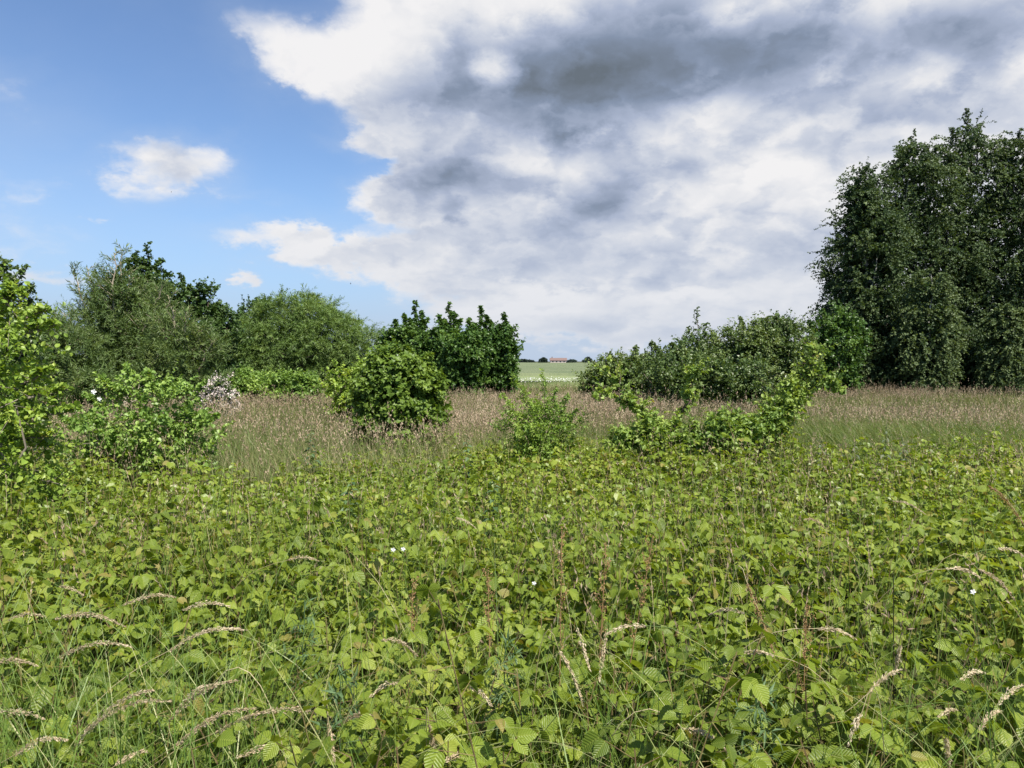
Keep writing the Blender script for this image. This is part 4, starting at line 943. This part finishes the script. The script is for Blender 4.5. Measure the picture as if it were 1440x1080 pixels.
STALKS += [
 ('very thin pale seed head low over grass blades at the bottom left corner', (20, 1062), (92, 1040), 2.0, 0),
 ('pale seed head bending down to the left in the bottom left grass', (300, 962), (248, 1000), 2.25, 0),
 ('pinkish seed head hooked over to the right at the left bottom edge', (330, 1066), (392, 1052), 2.0, 1),
 ('thin pale seed head reaching right above the full drooping one', (255, 858), (322, 852), 2.8, 0),
 ('faint tan seed head at the left edge below reddish stems', (10, 872), (62, 866), 2.9, 1),
 ('small pale seed head nodding left, between the left group and the docks', (560, 960), (522, 978), 2.4, 0),
 ('short pale seed head nodding right at the centre of the near brambles', (660, 966), (690, 990), 2.3, 0),
 ('thin pale seed head far back among the leaves, left of the docks', (640, 728), (668, 742), 4.4, 0),
 ('tan seed head leaning left far back on the right', (1160, 742), (1132, 730), 4.2, 1),
 ('long pale seed head sagging right at the right side, under the bushy rust one', (1330, 800), (1378, 812), 3.0, 0)]
for lab, a, b, y, k in STALKS: seed_stalk(lab, a, b, y, k)

# ------------------------------------------------------------------ docks, weeds and small flowers among the brambles
def dock(label, px, top, lean, y):
    tp = np.array(at(px + lean, top, y)); b = at(px, 1000, y); root = np.array([b.x, y, 0.0])
    t = thing('dock_plant', label, 'dock', root, 'rust brown docks among the brambles'); w = Pile(); h = Pile()
    path = bez(root, root + UP * 0.4, root + (tp - root) * 0.7, tp, 14); tube(w, path, np.linspace(0.003, 0.0012, 14), 5)
    for k in range(9):
        u = 0.55 + 0.05 * k; i = int(u * 13); p = path[i]; az = rng.random() * 6.28; L = 0.13 * (1.15 - u) + 0.03
        q = p + np.array([math.cos(az) * L * 0.35, math.sin(az) * L * 0.35, L]); strips(p[None], q[None], 0.0012, 0.0007, w)
        n = 24; f = rng.random(n); P = p + (q - p) * f[:, None] + rng.normal(size=(n, 3)) * 0.004
        sz = 0.0045 + 0.003 * rng.random(n); h.inst(LEAF_ROUND, P, frames(rand_dirs(n), rand_dirs(n)), sz, rng.random(n))
    n = 70; f = rng.random(n); i = (9 + f * 4).astype(int).clip(0, 12); P = path[i] + (path[i + 1] - path[i]) * rng.random((n, 1)) + rng.normal(size=(n, 3)) * 0.005
    h.inst(LEAF_ROUND, P, frames(rand_dirs(n), rand_dirs(n)), 0.0045 + 0.003 * rng.random(n), rng.random(n))
    w.build('stem', M_RUST, t, smooth=True); h.build('flower_head', M_RUST, t)
dock('tallest upright rust brown dock among the brambles, just right of the bottom centre', 786, 742, 4, 2.7)
dock('rust brown dock leaning slightly right, beside the tallest one', 838, 762, 14, 2.8)
dock('rust brown dock leaning far to the right over the leaves', 872, 752, 46, 2.9)
dock('short rust dock standing left of the tallest one', 690, 800, -4, 3.0)
dock('thin rust dock below the thick rust brown seed head', 1128, 850, 6, 2.6)
dock('small rust dock among yellowish leaves left of the centre', 575, 812, 6, 3.1)

def weed(name, label, cat, px, top, y, mat, leaf, lsize, pairs, droop, group, width=1.0, fine=False):
    tp = np.array(at(px, top, y)); root = np.array([tp[0] + rng.normal() * 0.04, y, 0.0]); t = thing(name, label, cat, root, group)
    w = Pile(); c = Pile(); path = wander(root, tp, 10, 0.012); tube(w, path, np.linspace(0.004, 0.0015, 10), 5, tone=0.4)
    n = pairs * 4; u = 0.25 + 0.75 * np.arange(n) / n; i = np.minimum((u * 9).astype(int), 8); P = path[i] + (path[i + 1] - path[i]) * (u * 9 - i)[:, None]
    az = np.arange(n) * 1.571 + (np.arange(n) // 4) * 0.7 + rng.normal(size=n) * 0.2; d = np.stack([np.cos(az), np.sin(az), 0.35 - droop + rng.normal(size=n) * 0.15], 1)
    sz = lsize * (1.1 - 0.75 * u ** 2) * (0.8 + 0.4 * rng.random(n))
    if fine:
        pos, fr, s2, tone = shoot_leaves(P, unit(d), sz, 11, leaf, lsize * 0.42, spread=0.9, flat=0.5); c.inst(leaf, pos, fr, s2, tone); strips(P, P + unit(d) * sz[:, None], 0.0015, 0.0008, c)
    else: c.inst(leaf, P, frames(unit(d), unit(UP + rng.normal(size=(n, 3)) * 0.25)), np.stack([sz * width, sz, sz], 1), rng.random(n))
    w.build('stem', mat, t, smooth=True); c.build('foliage', mat, t)
GN = 'grey green nettles at the back of the bramble patch'
for lab, px, top, y in (('grey green nettle at the back of the brambles, leftmost of the right row', 1153, 616, 8.6), ('short thin grey green nettle in the right row, beside the leftmost', 1184, 622, 8.4),
                        ('leafy grey green nettle in the middle of the right row', 1203, 620, 8.2), ('tallest grey green nettle of the right row, poking into the lush grass', 1247, 594, 8.8),
                        ('grey green nettle with drooping leaves, rightmost of the right row', 1268, 612, 8.3)):
    weed('nettle', lab, 'nettle', px, top, y, M_NETTLE, LEAF4, 0.12, 7, 0.75, GN, 0.9)
for lab, px, top, y in (('dark nettle standing alone in front of the tan meadow, left of the round bush', 438, 600, 9.0), ('dark nettle in the brambles below the left side of the round bush', 494, 668, 6.2),
                        ('dark upright nettle below the right side of the round bush', 655, 610, 8.2), ('leafy dark nettle in the middle of the brambles under the feathery shrub', 694, 662, 6.0)):
    weed('nettle', lab, 'nettle', px, top, y, M_THISTLE, LEAF4, 0.13, 7, 0.5, 'dark nettles scattered over the bramble patch', 0.9)
for lab, px, top, y in (('feathery blue green thistle low in the near brambles, left of the bottom centre', 476, 938, 2.3), ('feathery blue green thistle near the bottom centre, beside the tall docks', 712, 900, 2.5),
                        ('feathery thistle in the left near brambles below a tan seed head', 428, 850, 2.8), ('feathery thistle at the lower right among grass blades', 1072, 960, 2.3)):
    weed('thistle', lab, 'thistle', px, top, y, M_THISTLE, LEAF_WILLOW, 0.10, 5, 0.2, 'feathery thistles in the near brambles', fine=True)

def flower(name, label, px, py, y, r, group=None):
    c = np.array(at(px, py, y)); root = np.array([c[0], y, 0.0]); t = thing(name, label, 'flower', root, group)
    w = Pile(); tube(w, wander(root, c, 6, 0.02), np.full(6, 0.0012), 5, tone=0.4); w.build('stem', M_BLADE, t)
    f = Pile(); n = 5; az = np.arange(n) * 1.2566; d = np.stack([np.cos(az), -0.25 + 0 * az, np.sin(az) * 0.8], 1)
    f.inst(LEAF_ROUND, np.repeat(c[None], n, 0), frames(unit(d), np.repeat(np.array([[0, -1.0, 0.6]]), n, 0)), np.full(n, r), rng.random(n)); f.build('petals', PETAL, t)
GF = 'white bindweed flowers'
flower('bindweed_flower', 'larger white bindweed flower in the bramble bush on the left', 132, 551, 8.9, 0.036, GF)
flower('bindweed_flower', 'smaller white bindweed flower just below the larger one in the left bramble bush', 140, 561, 8.85, 0.03, GF)
flower('bramble_flower', 'small white flower in the brambles left of the centre', 553, 773, 3.3, 0.011, 'white flowers among the brambles')
flower('bramble_flower', 'tiny white flower touching the larger one left of the centre', 567, 772, 3.3, 0.011, 'white flowers among the brambles')
flower('bramble_flower', 'white flower among dark leaves near the right edge', 1368, 832, 2.9, 0.012, 'white flowers among the brambles')
flower('bramble_flower', 'lone white flower in the middle of the brambles', 751, 820, 2.9, 0.009, 'white flowers among the brambles')

def bird(label, px, py, y, span, bank):
    c = np.array(at(px, py, y)); t = thing('bird', label, 'bird', c, 'birds in the sky'); m, N = new_mat('dark_feathers'); finish(m, N, principled(N, (0.02, 0.02, 0.025, 1), 0.7).outputs[0])
    b = Pile(); q = [c + np.array([k * span * 0.10, 0, 0.02 * math.sin(k)]) for k in (-2.4, -2, -1.2, 0, 1.2, 2, 2.6)]
    tube(b, q, np.array([0.01, 0.05, 0.09, 0.11, 0.08, 0.06, 0.01]) * span, 8); b.build('body', m, t, smooth=True)
    for s in (-1, 1):
        w = Pile(); w.add([c + np.array(p) * span for p in ((-.1, 0, .02), (.12, 0, .02), (.02, s * .28, .18 + bank * s), (-.10, s * .5, .14 + bank * s), (-.08, s * .28, .16 + bank * s))], [[0, 1, 2], [0, 2, 4], [4, 2, 3]], 0.5)
        w.build('wing', m, t)
bird('tiny dark bird in the pale sky above the domed willow', 493, 399, 70, 0.26, 0.3)
bird('tiny dark bird below the small white cloud in the blue sky', 241, 270, 75, 0.2, -0.2)
